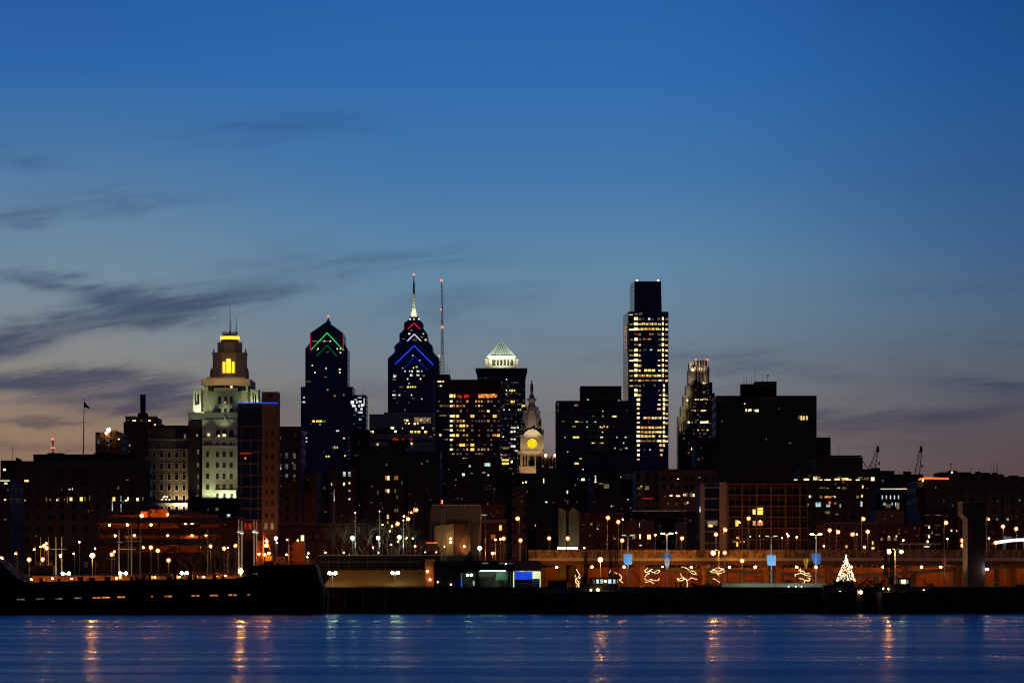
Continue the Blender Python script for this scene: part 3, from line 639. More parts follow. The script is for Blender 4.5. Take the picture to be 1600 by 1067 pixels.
b.win(G['dim'], (1013.5,659.5,1.4,3),(1007,702.5),(1007.5,546.5,5,1.6),(1013,498.5),(1020,498.5),(1005,498.5),(1023,602,2,3),(1006,602,2,3),(1012,688,1.6,4),(1023,688,1.6,4),w=2,h=2); b.win(G['white'], (1016,702.5,2,2.2),(1014.5,498.5,3,3),(1017.5,546.5,3,2)); b.done()
# --- floodlit setback tower
D = 3360
b = Bld('setback_tower', 'slim stone tower with floodlit stepped setbacks between the brightest tower and the big black block', D, 1088, 'skyscraper')
sb = [(1059.5,1064,650),(1064,1068,635),(1068,1072,618),(1072,1075.5,602),(1075.5,1082,577)]
b.wall(FM['pier'], [(1086,1105.5,563,573,24,10),(1082,1108.5,573,597,34,6),(1082,1113,597,None,44,0),(1113,1117,614,None,36,4)]+[(x0,x1,y,None,30,5+2*(5-k)) for k, (x0,x1,y) in enumerate(sb)])
b.part('crown_fin', M['stone'], (1077,1086.5,566,577,12,22),*[(x,x+.9,561.5,573,8.5,1.5) for x in (1087,1092,1100,1104.6)],(1087,1105.5,572,573,8.6,1.3),(1101,1102.2,573,597,5,1)); 
b.part('setback_wall', M['stone'], *[(x0,x1+3,y,y+(16 if k < 4 else 24),1.8+2*(5-k),2) for k, (x0,x1,y) in enumerate(sb)])
for x in (1088,1106): MB().ball((wx(x,D),D+9,wz(561,D)),.8).build('beacon', G['beacon'], b.root)
for k, (x0,x1,y) in enumerate(sb): lamp('SPOT', b.root, (wx(x1+.5,D), D-6, wz(y+(17 if k < 4 else 24),D)), 2300, (240,214,176), (wx((x0+x1)/2,D), D+3+2*(5-k), wz(y+5,D)), 75, 1)
lamp('SPOT', b.root, (wx(1083,D), D+2, wz(577,D)), 6000, (240,218,180), (wx(1083,D),D+14,wz(570,D)), 90, 1); lamp('SPOT', b.root, (wx(1096,D), D-2, wz(575,D)), 4500, (240,218,180), (wx(1096,D),D+12,wz(566,D)), 100, 1); lamp('SPOT', b.root, (wx(1101,D), D-4, wz(598,D)), 3600, (240,218,180), (wx(1100,D),D+8,wz(590,D)), 80, 1)
b.win(G['warm'], (1087,624),(1091,624,2),(1096,624.4,4),(1101,623.6,4,2.4),(1105,624,1.6),(1086,641.5),(1097,641.6,4,2.4),(1101,641.2,4),(1105.5,671.6),(1090.8,671.6,1.8,3),w=2.6,h=2); b.win(G['cream'], (1096,659.6,4,3.2),(1100.8,659.6,4,3),(1105.3,659.3,3,3.4),(1076,659.6,2.6,3),(1074,625,2.6,3),(1081.5,701,3,4)); rg = random.Random(32)
for i in range(50): b.w.append((1084+rg.randrange(9)*3.2, 604+rg.randrange(22)*5.2, rg.uniform(1.2,2.4), 1.8, G[rg.choice(('dimcool','dim','ember'))], 0))
b.win(G['dim'], (1100,612,5,2),(1081,641,3,2),(1081,660,3,2),(1087,659.5,2.4,2),(1098,671.6,5,2),(1069,685,2.2,2),(1101,677.5,5,1.6),(1076,707,2,2),(1090,648,3,1.4),(1069,677,2,1.6),(1076,692,2,1.6)); b.done()
# ================================================================== middle distance
# --- floodlit custom house
D = 1250
b = Bld('stepped_stone_tower', 'stepped limestone tower with floodlit shaft, columned drum and amber-lit crown', D, 345, 'tower')
b.wall(M['dark2'], [(294,316,657,None,22,3)], 'wing')  # shade of the set-back strip put into its dark colour
b.wall(M['stone2'], [(314.5,391,611,645,20,7)], 'upper_stage')  # darker stone carries the shade beside the brighter central bay
b.wall(M['stone'], [(316,371,655,778,22,0),(294,372,645,655,24,1),(327.5,377,612,645,20,4),(314.5,391,592,602,26,2),(318,387,602,611,20,6),(322.5,382.5,589,592,20,8)])
b.wall(M['dark2'], [(293,372,778,None,34,-7)], 'podium')
for q in ((315,371.5,683.5,685,-.7,1),(315,371.5,695.8,697,-.6,1),(293,372.5,644,645.5,.2,25),(334,371,606,612,3.3,2)): b.part('cornice', M['stone'], q)
cx, cy = wx(352.5,D), D+19; S = D/F
def octp(r, y0, y1, m, nm, r1=None):
    mb = MB(); mb.lathe((cx,cy), [(r*S/math.cos(math.pi/8), wz(y0,D)), ((r1 or r)*S/math.cos(math.pi/8), wz(y1,D))], 8, .5); return mb.build(nm, m, b.root)
octp(30,592,583,M['stone2'],'drum_base',28.5); octp(26.5,583,549,M['stone2'],'drum'); octp(27.5,549,546.6,M['stone2'],'drum_cornice'); octp(19,546.6,530,M['stone2'],'upper_drum'); octp(13.5,530,525,M['brown'],'crown_base')
octp(14.8,525.2,520.2,G['amber'],'crown_lantern'); octp(11,520.2,516,M['redbrick'],'crown_roof',9)
mb = MB()
for i in range(12):
    a = 2*math.pi*i/12; mb.cyl((cx+12.4*S*math.cos(a),cy+12.4*S*math.sin(a),wz(517,D)),(cx+12.4*S*math.cos(a),cy+12.4*S*math.sin(a),wz(513.6,D)),.09,None,4)
    c = 2*math.pi*(i+1)/12; mb.cyl((cx+12.4*S*math.cos(a),cy+12.4*S*math.sin(a),wz(513.6,D)),(cx+12.4*S*math.cos(c),cy+12.4*S*math.sin(c),wz(513.6,D)),.1,None,4)
    mb.cyl((cx+12.4*S*math.cos(a),cy+12.4*S*math.sin(a),wz(517,D)),(cx+12.4*S*math.cos(c),cy+12.4*S*math.sin(c),wz(517,D)),.1,None,4)
mb.build('railing', M['black'], b.root)
for px_, y in ((352.8,468),(362.5,488)):
    mb = MB(); mb.cyl((wx(px_,D),cy,wz(518,D)),(wx(px_,D),cy,wz(y,D)),.2,.04,5)
    if y < 480: mb.cyl((wx(px_+.5,D),cy,wz(516,D)),(wx(px_+2.2,D),cy,wz(505,D)),.12,.05,4).cyl((wx(px_+2.2,D),cy,wz(505,D)),(wx(px_,D),cy,wz(492,D)),.1,.05,4)
    mb.build('antenna', M['black'], b.root)
for x, y0, y1, w_ in ((345.2,561.5,579,4.2),(352.4,557,579,7),(359.7,561.5,579,4.2)):
    fy = cy-26.5*S-.1; mb = MB(); xx = wx(x,D)*1.0; hw = w_/2*S
    mb.xz([(xx-hw,wz(y1,D)),(xx+hw,wz(y1,D)),(xx+hw,wz(y0+1,D)),(xx+hw*.6,wz(y0,D)),(xx-hw*.6,wz(y0,D)),(xx-hw,wz(y0+1,D))], fy-.15, fy+.3); mb.build('lit_opening', G['amber'], b.root)
for px_ in (328,378.5):
    mb = MB(); mb.lathe((wx(px_,D), cy-14*S),[(.35,wz(547,D)),(.28,wz(543,D)),(.05,wz(540,D))],6); mb.build('finial', M['stone2'], b.root)
for px_ in (324.5,380.5):
    mb = MB(); mb.lathe((wx(px_,D), cy-10*S),[(.7,wz(592,D)),(.6,wz(578,D)),(.4,wz(573,D)),(.05,wz(570,D))],8); mb.build('urn', M['brown'], b.root)
for x0, x1 in ((301.5,314),(391.5,403.5)):
    p = b.part('corner_pavilion', M['stone'], (x0,x0+3,611,645,5,8),(x1-3,x1,611,645,5,8),(x0+3,x1-3,632,645,5,8),(x0+3,x1-3,611,614,5,8)); b.part('pavilion_roof', M['stone'], (x0-.4,x1+.4,608,611,4.6,9)); b.part('recess', M['black'], (x0+3,x1-3,614,632,9,1)); b.part('pavilion_column', M['stone'], (x0+5,x0+6.8,614,632,6,1))
    lamp('SPOT', b.root, (wx((x0+x1)/2,D), D+2.2, wz(643.6,D)), 1900, (235,255,215), (wx((x0+x1)/2,D),D+7,wz(626,D)), 95, .3)
for x in (343,352.3,361.5): b.part('tall_window', M['black'], (x-2,x+2,619.5,631,3.9,.3)); b.part('recess', M['dark'], (x-2.2,x+2.2,638,645,3.9,.3))
b.part('recess_shade', M['black'], (325,384,603,610.5,5.9,.3))  # black strip painting the shade inside the recess
for x in (341,351,361.5):
    mb = MB(); x_ = wx(x,D); r = 3.4*S; mb.xz([(x_+r*math.cos(a), wz(674.5,D)+r*math.sin(a)) for a in [math.pi*k/8 for k in range(9)]][::1]+[(x_-r,wz(681,D)),(x_+r,wz(681,D))], D-.12, D+.1); mb.build('arched_window', M['black'], b.root)
    mb = MB(); mb.tube([(x_+r*1.1*math.cos(a), D-.15, wz(674.5,D)+r*1.1*math.sin(a)) for a in [math.pi*k/8 for k in range(9)]], .13, 4); mb.build('arch_moulding', M['stone'], b.root)
mb = MB(); xx = wx(351.5,D)
mb.xz([(xx+x*S,wz(663,D)+z*S) for x, z in ((-9,0),(9,0),(8,3),(4,4),(3,8),(1.2,9),(1,12),(-1,12),(-1.2,9),(-3,8),(-4,4),(-8,3))], D-.35, D+.3); mb.build('carved_crest', M['stone'], b.root)
b.framed([(x,y) for x in (324.5,339.8,350.2,361.3) for y in (709.8,726.6,743.6,760.6)], 6.6, 10.4, M['stone'], M['black'])
for x in (339.8,350.2,361.3): b.part('small_window', M['black'], (x-1.2,x+1.2,690.5,695,-.1,.3))
b.part('carved_panel', M['brown'], (319,331,689,694,-.1,.3)); b.part('entrance_canopy', M['stone'], (334,369,765,778,-2.2,2)); 
for x in (340,351,362): b.part('small_window', M['black'], (x-2,x+2,771,778,-2.3,.2))
b.win(G['cream'], (326,679,3.4,4),(341.8,680.4,2,3),(350.5,679.6,5,3),(361.6,603.4,3,5)); b.win(G['warm'], (352,628.5,2,3,),w=2,h=3,dD=3.8); b.win(G['dim'], (308,680,3,4),(326,711,2,2),(309.5,706,3,7),(309.5,726,3,6),(309.5,744,3,6),(309.5,761,3,6),(352,603,1.5,3),(308,774,4,3),(325,796,1.2,2.4),(339,795,4.4,4),w=3,h=4,dD=-.05)
b.w = [(q[0],q[1],q[2],q[3],q[4],(3.8 if 612 < q[1] < 645 else 5.9 if q[1] < 610 else 2.9 if q[0] < 316 and q[1] < 770 else -7 if q[1] > 778 else -.2)) for q in b.w]
b.done()
for px_ in (321,332,345,357,367): lamp('SPOT', b.root, (wx(px_,D), D-2.8 if px_ < 333 else D-3.6, wz(777.6,D)), 520, (228,250,195), (wx(px_,D), D, wz(757,D)), 120, .3)
lamp('SPOT', b.root, (wx(343,D), D-15, wz(779,D)), 3100, (250,230,175), (wx(343,D), D, wz(735,D)), 70, .5)
for px_ in (322,350,382): lamp('SPOT', b.root, (wx(px_,D), D+2, wz(643.6,D)), 260, (235,250,195), (wx(px_,D), D+6, wz(626,D)), 100, .3)
for px_ in (310,350): lamp('SPOT', b.root, (wx(px_,D), D-4, wz(664,D)), 300, (215,240,180), (wx(px_,D), D, wz(650,D)), 100, .3)
for px_ in (316,389): lamp('SPOT', b.root, (wx(px_,D), D-1, wz(645,D)), 700, (215,240,150), (wx(px_,D), D+6, wz(620,D)), 80, .3)
for px_ in (330,352,376): lamp('SPOT', b.root, (wx(px_,D), D-5, wz(591,D)), 800, (255,200,130), (wx(px_,D), cy-22*S, wz(568,D)), 90, .4)
lamp('SPOT', b.root, (cx, D+1, wz(546,D)), 420, (255,190,120), (cx, cy-19*S, wz(534,D)), 90, .4)
# --- brown brick annex with stone trim
b = Bld('brick_office_annex', 'brown brick block with white-trimmed windows lit from below, left of the stepped tower', 1262, 266)
D = b.D
b.wall(M['greybrick'], [(232,300.5,668,785.5),(232,300.5,789,None),(300.5,316,668,None,30,4)])
for q in ((231.5,301,685.8,687.2,-.8,2),(231.5,301,701.3,702.3,-.5,2),(231.5,301,785.5,789,-.7,20)): b.part('cornice', M['stone'], q)
b.part('parapet', M['dark2'], (231.5,301,664.5,668,-.3,20))
cols = (241,252.7,264.4,276,287.5,297.3); rws = (710.7,728.5,745.3,761.8,778.6,795)
b.framed([(x,y) for x in cols for y in rws if x < 292], 6.4, 10.4, M['stone'], M['glass']); b.framed([(297,y) for y in rws], 5, 10.4, M['stone'], M['glass'])
for x in (241,252.7,265,276.3,287.7):
    mb = MB(); mb.tube([(wx(x,D)+2.4*D/F*math.cos(a), D-.12, wz(696.2,D)+2.4*D/F*math.sin(a)) for a in [math.pi*k/5 for k in range(11)]], .12, 4); mb.build('round_window', M['stone'], b.root)
b.win(G['cool'], (264.5,709.5,5,1.6)); b.win(G['dim'], (289,681,3,6)); b.win(G['yellow'], (287,778.5,3.6,4)); b.done()
for px_, p in ((258,450),(270,1700),(281,3700),(288,3700),(296,2200)): lamp('SPOT', b.root, (wx(px_,D), D-3, wz(803,D)), p, (255,226,180), (wx(px_,D), D, wz(778,D)), 70, .3)
# --- flat-roofed apartment block with blue roof line
D = 1050
b = Bld('glass_apartment_block', 'tall glass and brick block with thin blue neon line along its roof', D, 403)
b.wall(mat('orange_brown_brick', (128,92,62), .9), [(409,434.5,612,None,9,0)], 'stair_tower'); b.wall(M['glass'], [(371,409,632,815,22,1.2)], 'glazing'); b.wall(M['brown'], [(371,409,815,None,20,3)], 'base_wall')
for y in (666,688,706,724,742,760,778,794.5,812): b.tier(MB(), 371, 409, y-1.1, y+.9, 1.6, -.4).build('floor_slab', M['brown'], b.root)
for x in (375.5,379.5,391.5,403): b.tier(MB(), x-.25, x+.25, 668, 812, .4, .6).build('mullion', M['steel'], b.root)
for i, y in enumerate((677,697,715,733,751,769,786,803)): b.part('balcony_railing', M['steel'], (403,408.6,y-1,y-.6,-.35,.15),(403,403.5,y-1,y+8,-.35,.15))
b.part('blue_roof_line', G['neonblue'], (371,434,628.8,630,-.6,.5)); b.part('roof_fascia', M['dark2'], (371,409,630.4,640,.2,20)); b.part('window', G['neonred'], (376,392.5,707.6,709,.9,.2))
for x in (416.5,425.8):
    for y in (677.5,695.8,713.5,731.5,749.5,768,785.8,805): b.part('window', M['black'], (x-1.8,x+1.8,y-3.6,y+3.6,-.06,.3))
b.part('window', G['orange'], (382,384.5,714,717.5,1.0,.2)); b.part('penthouse_window', M['black'], (420,427,615,620,-.06,.2))
for x in (415.5,425.2): b.part('window', G['dim'], (x-2.2,x+2.2,817,827,-.06,.3))
for x in (382,390): b.part('window', G['red'], (x-2.6,x+2.6,818,826,2.9,.3))
b.done(); lamp('SPOT', b.root, (wx(423,D), D-16, GZ+1), 3600, (255,160,90), (wx(421,D), D, wz(705,D)), 80, .5); lamp('SPOT', b.root, (wx(390,D), D-22, GZ+1), 5000, (255,170,110), (wx(390,D), D, wz(740,D)), 60, .5)  # unseen spots added to lift the brick and glass fronts
# --- ordinary masonry blocks (table): name, label, D, tiers, material, window lists
def simple(name, label, D, tiers, m, wins=(), depth=30, extra=None, cat='building'):
    b = Bld(name, label, D, (tiers[0][0]+tiers[0][1])/2, cat)
    b.wall(m, tiers, depth=depth)
    for t_ in tiers: b.part('parapet', M['roof'], (t_[0],t_[1],t_[2]-.9,t_[2],(t_[5] if len(t_) > 5 else 0)-.25,2))
    for k, ps in wins: b.win(G[k] if k in G else M[k], *ps)
    r = random.Random(int(D+tiers[0][0]))
    for q in tiers:
        if (q[3] if len(q) > 3 and q[3] else 900) < 850: continue
        for i in range(int((q[1]-q[0])*(.03 if q[1]-q[0] > 120 else .12))): b.w.append((r.uniform(q[0]+3,q[1]-3), r.uniform(q[2]+8,min(q[2]+110,850)), r.uniform(1.2,2.6), r.uniform(1.4,2.8), G[r.choice(('dimcool','ember','ember','dim'))], q[5] if len(q) > 5 else 0))
    if extra: extra(b)
    if D < 1900 and D > 1100:
        x0 = min(q[0] for q in tiers); x1 = max(q[1] for q in tiers); r = random.Random(int(x0*7+D)); n = max(1, round((x1-x0)/70))
        for i in range(n):
            x = x0+(x1-x0)*(i+.5)/n; lamp('SPOT', b.root, (wx(x,D), D-24, GZ+5), r.uniform(900, 2600), (255,176,120), (wx(x,D), D, wz(min(q[2] for q in tiers)+40,D)), 120, .5, 'facade_fill_spot', 1.0)  # unseen spots added to lift the dim facade
    return b.done()
simple('dark_masonry_block', 'tall unlit masonry block directly right of the glass block with blue roof line', 1400, [(434.5,471,667)], FM['brickw'],
    [('dim', [(437,684,3,4),(437,710,5,1),(437,728.5,5,8),(437,743,5,1),(437,759,5,1)]), ('cream', [(437,731.5,5,2.4)]), ('dimcool', [(448,712,4,8),(460,712,4,8),(448,729,4,8),(460,729,4,8),(448,743,4,5),(460,743,4,5)])])
def colonnade(b):
    for x in range(46, 232, 13):
        if 38 < x: b.part('pilaster', M['dark2'], (x-1.2,x+1.2,742,768,-.5,1))
    for x in (54.5,74,91.5,109.5,127,148): 
        mb = MB(); mb.cyl((wx(x,b.D),b.D-.05,wz(750,b.D)),(wx(x,b.D),b.D-.2,wz(750,b.D)),1.2,None,10); mb.build('arch_window', M['glass'], b.root)
    for x in (40,85,158): b.part('attic', M['dark'], (x-12,x+12,707.6,709,8,10)) if x > 60 else None
simple('long_institution_block', 'long low dark block with attic storey and row of lit ground windows at far left', 1150, [(30,234,721,735,8),(52,228,710.5,721,6,2),(24,234,735,None,8,0)], FM['darkw'],
    [('dim', [(72.5,780,1.2,6),(78.5,780.5,2,3),(91,780,3,5),(105.5,779.5,1.4,6),(133,779,1.2,6),(140,778,1.2,8),(101,780,1.4,3),(97,764.8,1.6,3),(223,779,2,6),(199.5,749.6,5,1),(185,762,2,4)]), ('yellow', [(111,779.5,4,5.4),(127,779.5,4.4,6),(178,779.5,4,6)]), ('cream', [(111.5,750.6,3,4),(148,751.6,2,3.4),(109,764.3,3,1.6),(112.5,763.8,1.8,3),(197,781.5,3.4,2.4),(200,779,1.8,5),(215,780,4,5),(89,781,2,2),(8.5,781,3,2.4)]), ('warm', [(41.5,751,7,3.2)]), ('cool', [(39,781.5,2,1.6),(189,779,1.2,8),(175.5,790,1,16),(189,793,1,12)])], extra=colonnade)
simple('corner_tower_house', 'small dark block with a lit cornice and porch lamp at the left edge', 1060, [(-40,15.5,753),(-40,15.5,748,750.6,20,1)], FM['brickw'], [('strip', [(6,750.8,18,1.4)]), ('core', [(9.5,755,5,3)]), ('cream', [(8,780.5,3,2.6)]), ('dimcool', [(8,811,4,2)])])
simple('rooftop_plant_block', 'squat dark block with a street lamp shining above it at the far left edge', 1250, [(1,29,720,None,20),(24.5,28,716,720,10)], M['dark'], [('cream', [(7,733.5,4,3)])])
simple('old_warehouse', 'dark flat-topped block with bright lamp on its roof left of the chimney block', 1900, [(149,190,676),(170,183,673,676,10,3)], FM['brickw'], [('cream', [(185.5,686,2.4,2)]), ('dimcool', [(154,690,4,6),(168,688,6,5)])],
    extra=lambda b: [MB().ball((wx(x,b.D),b.D-1,wz(y,b.D)), r).build('roof_lamp', G['tungsten'], b.root) for x, y, r in ((170.2,671.5,1.0),(166.3,677,.6))])
def chim(b):
    D = b.D
    mb = MB(); [b.tier(mb, x, x+1.6, 649.6, 652, 4, 0) for x in range(195, 246, 4)]; mb.build('battlement', M['dark'], b.root)
    b.part('chimney_base', M['dark'], (215,229,645,651,4,9)); b.part('chimney', M['dark'], (219,226.5,617,645,5,4)); b.part('chimney_cap', M['dark'], (218.5,227,616.4,618,4.7,4.6))
simple('chimney_block', 'dark battlemented block carrying one tall square chimney at left', 2000, [(196,245,652,660,30,2),(193,248,660,None,30,0)], FM['brickw'],
    [('cream', [(208,657,2,2),(211,657,2,2),(232.5,657,1.4,2),(234.5,657,1.6,2),(242,663.5,2.4,2.4)]), ('dim', [(221,657,3,1.6),(200,656,2,1.4)]), ('white', [(202.5,695.6,1.8,2)])], extra=chim)
simple('pedimented_hall', 'small brown stone hall with one dark tall window below the green-chevron tower', 1420, [(469,495.5,739),(470,494,735,739,20,3)], M['brown'], [('black', [(479.5,759,8,18)])])
simple('slate_block', 'bluish unlit block left of the small brown block with lit flagpole', 1500, [(495,517,750)], FM['darkw'], [('dimcool', [(499,762,3,4),(507,762,3,4),(500,776,3,3)])])
simple('brown_walkup', 'brown six-storey block with a few lit windows above the brick terrace', 1480, [(514,556,731)], FM['brickw'], [('cool', [(538,740.5,4,7),(546,740.5,4,7)]), ('cream', [(537.5,756,2.6,4),(546,779.5,2.4,2.6)]), ('warm', [(546,754.6,2.4,3),(546,766.5,2,2),(518,756,1.6,4)])])
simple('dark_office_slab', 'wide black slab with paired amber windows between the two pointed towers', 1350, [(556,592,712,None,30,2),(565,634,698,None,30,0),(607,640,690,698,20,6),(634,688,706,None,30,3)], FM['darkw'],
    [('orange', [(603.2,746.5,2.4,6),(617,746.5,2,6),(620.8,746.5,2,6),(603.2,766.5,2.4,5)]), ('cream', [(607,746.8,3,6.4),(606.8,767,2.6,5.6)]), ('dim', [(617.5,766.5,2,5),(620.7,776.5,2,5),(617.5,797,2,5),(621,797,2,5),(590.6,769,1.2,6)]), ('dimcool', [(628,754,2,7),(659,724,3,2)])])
simple('gable_roof_block', 'grey-blue block with slanting skylight right of the green-chevron tower', 2100, [(548,577,672)], M['dark2'], [('dimcool', [(558,712,5,3)])])
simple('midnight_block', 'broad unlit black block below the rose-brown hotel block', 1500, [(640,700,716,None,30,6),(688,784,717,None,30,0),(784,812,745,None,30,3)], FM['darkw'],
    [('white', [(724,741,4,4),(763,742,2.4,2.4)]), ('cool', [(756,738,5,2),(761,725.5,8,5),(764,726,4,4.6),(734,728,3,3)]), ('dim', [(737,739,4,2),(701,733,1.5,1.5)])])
def slanted(b):
    D = b.D; mb = MB(); mb.tube([(wx(x,D),D-1,wz(y,D)) for x, y in ((757,762),(768,757),(766,764),(757,764))], .22, 4); mb.build('roof_rail', M['steel'], b.root)
    b.part('chimney', M['brown'], (770.3,773.6,766,786,-1.5,2)); b.part('chimney_cap', M['conc'], (769.6,774.4,765,766.4,-1.9,3))
simple('rooftop_terrace_block', 'dark block with a railed roof terrace and single brown chimney', 1120, [(712,790,769)], FM['darkw'], [('dimcool', [(715,778,2,2),(722,779.5,2,1.6)])], extra=slanted)
simple('shadow_block', 'black block at the foot of the clock tower with two small roof lights', 1650, [(790,842,748),(806,838,740,748,16,4)], FM['darkw'], [('cream', [(817,754,2,2),(821.8,753,2.4,2.4)]), ('dimcool', [(771,764,4,1.4),(786,764.6,3,1.6)])])
def slats(b):
    D = b.D; mb = MB()
    for x, y in ((811,762),(806,770),(810,776)): mb.cyl((wx(x-6,D),D-1,wz(y+3,D)),(wx(x+7,D),D-1,wz(y-1.4,D)),.16,None,4)
    mb.build('fire_escape', M['steel'], b.root)
simple('fire_escape_block', 'narrow dark brick block with slanting fire escape below the clock tower', 1200, [(800,823,760)], FM['brickw'], extra=slats)
simple('wide_dark_block', 'wide black block with one warm lamp below the striped office block', 1450, [(838,912,737),(912,926,750,None,30,2)], FM['darkw'], [('cream', [(849.5,751,1.6,7),(911,749,5,3.4)]), ('white', [(886.5,768.5,2,4.4),(853.6,784,3,2)]), ('dimcool', [(887,783,1.6,3),(887,786,1.6,2),(901,784,1.5,2)])])
simple('blue_grey_block', 'dim bluish block with stacked small lights left of the pale rooftop box', 1380, [(922,964,742)], FM['darkw'], [('white', [(930.3,744,2,2),(930.5,749,1.6,4),(930.5,752.8,3.4,1.8)]), ('dim', [(947.5,759.5,8,6.4),(939,755.4,7,2.4)])])
simple('rooftop_box_block', 'dark block carrying a pale square rooftop box', 1360, [(964,975,750,None,30,1),(975,992,740,None,30,0)], M['dark2'], [('dim', [(957,790,6,1.2)]), ('white', [(955.5,790.5,1.6,2),(981,780,1.4,1.6)])],
    extra=lambda b: b.part('roof_box', M['stone2'], (976,991,740,748,-.6,5)))
def grid_open(xs, ys, w_, h_, m='black'):
    def f(b):
        for x in xs:
            for y in ys: b.part('window', M[m], (x-w_/2,x+w_/2,y-h_/2,y+h_/2,-.08,.3))
    return f
simple('low_plaza_block', 'low dark block with two pale lit windows left of the pink-brown office row', 1310, [(993,1030,735)], FM['stonew'], [('dim', [(999,762.5,6,3.4),(1011,762,6,6)]), ('cream', [(1002,759.5,1.8,2)]), ('red', [(1012,778.5,16,1.4)])])
simple('pink_brown_office', 'pink-brown office block with two rows of square dark windows and lit third row', 1300, [(1030,1122,733.5)], M['brown'],
    [('cream', [(1048.5,774,4,2.4),(1059.4,774.6,6,2),(1070,773,4,3),(1083,773.4,4,4.4),(1059.5,748,3,1.5)]), ('dim', [(1071.5,773,6,5),(1080.5,773,6,5),(1039.5,775,2,1.5),(1057,787,2,4),(1072,786.5,5,3),(1093,746,4,2)]), ('strip', [(1092.8,773,4.6,5.6)]), ('white', [(1074.4,785,2.4,3)])],
    extra=grid_open((1037,1049,1059.7,1072,1081,1093.5,1103.2,1116), (747.8,760.8), 7, 7))
# --- big black slab and wings at right
def topgear(b):
    D = b.D
    c = (wx(1168.5,D+6), D+8+11*D/F); mb = MB(); mb.lathe(c, [(11*D/F,wz(619,D+8)),(11*D/F,wz(600,D+8))], 20); mb.build('round_stair_head', M['dark'], b.root)
    b.part('lift_house', M['dark'], (1180,1213.5,604,618,6,12),(1180,1213.5,596,597,5.4,13)); b.part('lift_house_band', M['brown'], (1180,1213.5,597,604,5.6,12)); b.part('wall_panel', M['brown'], (1187,1213,620,627.5,-.3,.5),(1119,1132,620,627,-.3,.5))
    for x, y in ((1164.5,586),(1169,584),(1176,588),(1182,576),(1193.5,582)):
        MB().cyl((wx(x,D),D+9,wz(600,D)),(wx(x,D),D+9,wz(y,D)),.13,.06,4).build('antenna', M['black'], b.root)
    mb = MB(); mb.cyl((wx(1202,D),D+9,wz(597,D)),(wx(1202,D),D+9,wz(585,D)),.12,None,4); mb.box(wx(1200,D),wx(1204,D),D+8,D+10,wz(585.4,D),wz(584,D)); mb.build('roof_light', M['black'], b.root)
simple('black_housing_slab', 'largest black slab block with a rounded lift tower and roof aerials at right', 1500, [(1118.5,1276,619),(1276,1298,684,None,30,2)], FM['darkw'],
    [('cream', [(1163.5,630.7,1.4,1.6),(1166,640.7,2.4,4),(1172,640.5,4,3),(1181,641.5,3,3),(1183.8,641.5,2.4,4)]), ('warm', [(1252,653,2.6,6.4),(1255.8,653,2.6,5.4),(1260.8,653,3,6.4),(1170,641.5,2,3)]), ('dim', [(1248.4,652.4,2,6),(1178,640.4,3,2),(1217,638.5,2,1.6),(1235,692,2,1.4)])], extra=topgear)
simple('reddish_low_wing', 'low reddish unlit wing in front of the black slab block, left side', 1440, [(1085,1119,685,691,30,0),(1087,1119,691,None,30,1)], M['dark2'], [('dimcool', [(1095,700,2,1.5)])])
def strips(b):
    D = b.D; b.part('roof_canopy', M['dark'], (1298,1347.5,711.2,712.4,-.6,12)); 
    for x in (1300,1314,1329,1344): b.part('canopy_post', M['dark'], (x,x+.8,712.4,715,1,.4))
    MB().cyl((wx(1312.5,D),D+5,wz(711,D)),(wx(1312.5,D),D+5,wz(692,D)),.12,.05,4).build('antenna', M['black'], b.root)
simple('terraced_hospital_block', 'stepped black block with a long lit top-floor strip at right', 1380, [(1276,1348,715,733.5,30,0),(1250,1370,733.5,None,30,0)], FM['darkw'],
    [('cream', [(1243.5,749.3,5,1.6),(1260,748.8,8,2.4),(1274,747,6,5),(1282,749.4,6,1.4),(1293,749.4,10,1.4),(1308,748.6,8,2.6),(1340,749.6,6,1.6),(1363.6,748.2,5,5.4)]), ('warm', [(1320,748.3,11,4),(1328,749.3,5,1.8)]), ('dim', [(1277,746,10,4),(1344,746.8,7,4),(1354,747.8,7,4),(1311,746,5,3),(1285,762,8,2),(1293,762.6,4,1.6),(1318,762,3,3),(1322,762.4,2,2),(1355,762.6,3,2),(1283,776,4,4),(1340,776,4,4),(1293,800.4,7,4),(1308,803,4,2)]),
     ('cool', [(1310.5,761.8,4,1.6),(1278.5,788,8,7),(1346,787,3,8),(1294,789.6,6,4),(1313,790,2,5)]), ('yellow', [(1348,760.4,2,4.6),(1346.8,774.6,2.4,4)]), ('orange', [(1294,776,11,3),(1305,786,3.4,2.6),(1261.6,788,3,3),(1301,775,3,1.6),(1296,785,4,4)]), ('white', [(1265,775.6,2,4),(1259.6,776,1.4,3.6),(1304.4,776,2,3)])], extra=strips)
simple('colonnaded_library', 'low hall with a cream light line along its eaves and narrow lit windows', 1330, [(1370,1449,766)], M['dark'],
    [('strip', [(1395,763.6,38,1.3),(1430,763.6,32,1.3)]), ('cool', [(x,776.6,1.6,5.6) for x in (1378.6,1385,1391.4,1397.6,1404)]+[(1381,787,2,4),(1383.4,787.4,1,4),(1394,787,1.4,4),(1399.4,788,1.6,6)]), ('dim', [(1403,790,4,10),(1388,790,8,6)]), ('neonred', [(1413,762.6,4,2)])],
    extra=lambda b: [b.part('eaves', M['conc'], (1370,1449,764.4,768,-1,3)), b.part('string_course', M['conc'], (1372,1410,781.6,783,-.4,2)), b.part('low_extension', M['brown'], (1374,1411,797,808,-6,5))])
simple('pilastered_brick_wing', 'reddish low wing under the dark hall with cream eaves line', 1180, [(1368,1412,796)], M['brown'])
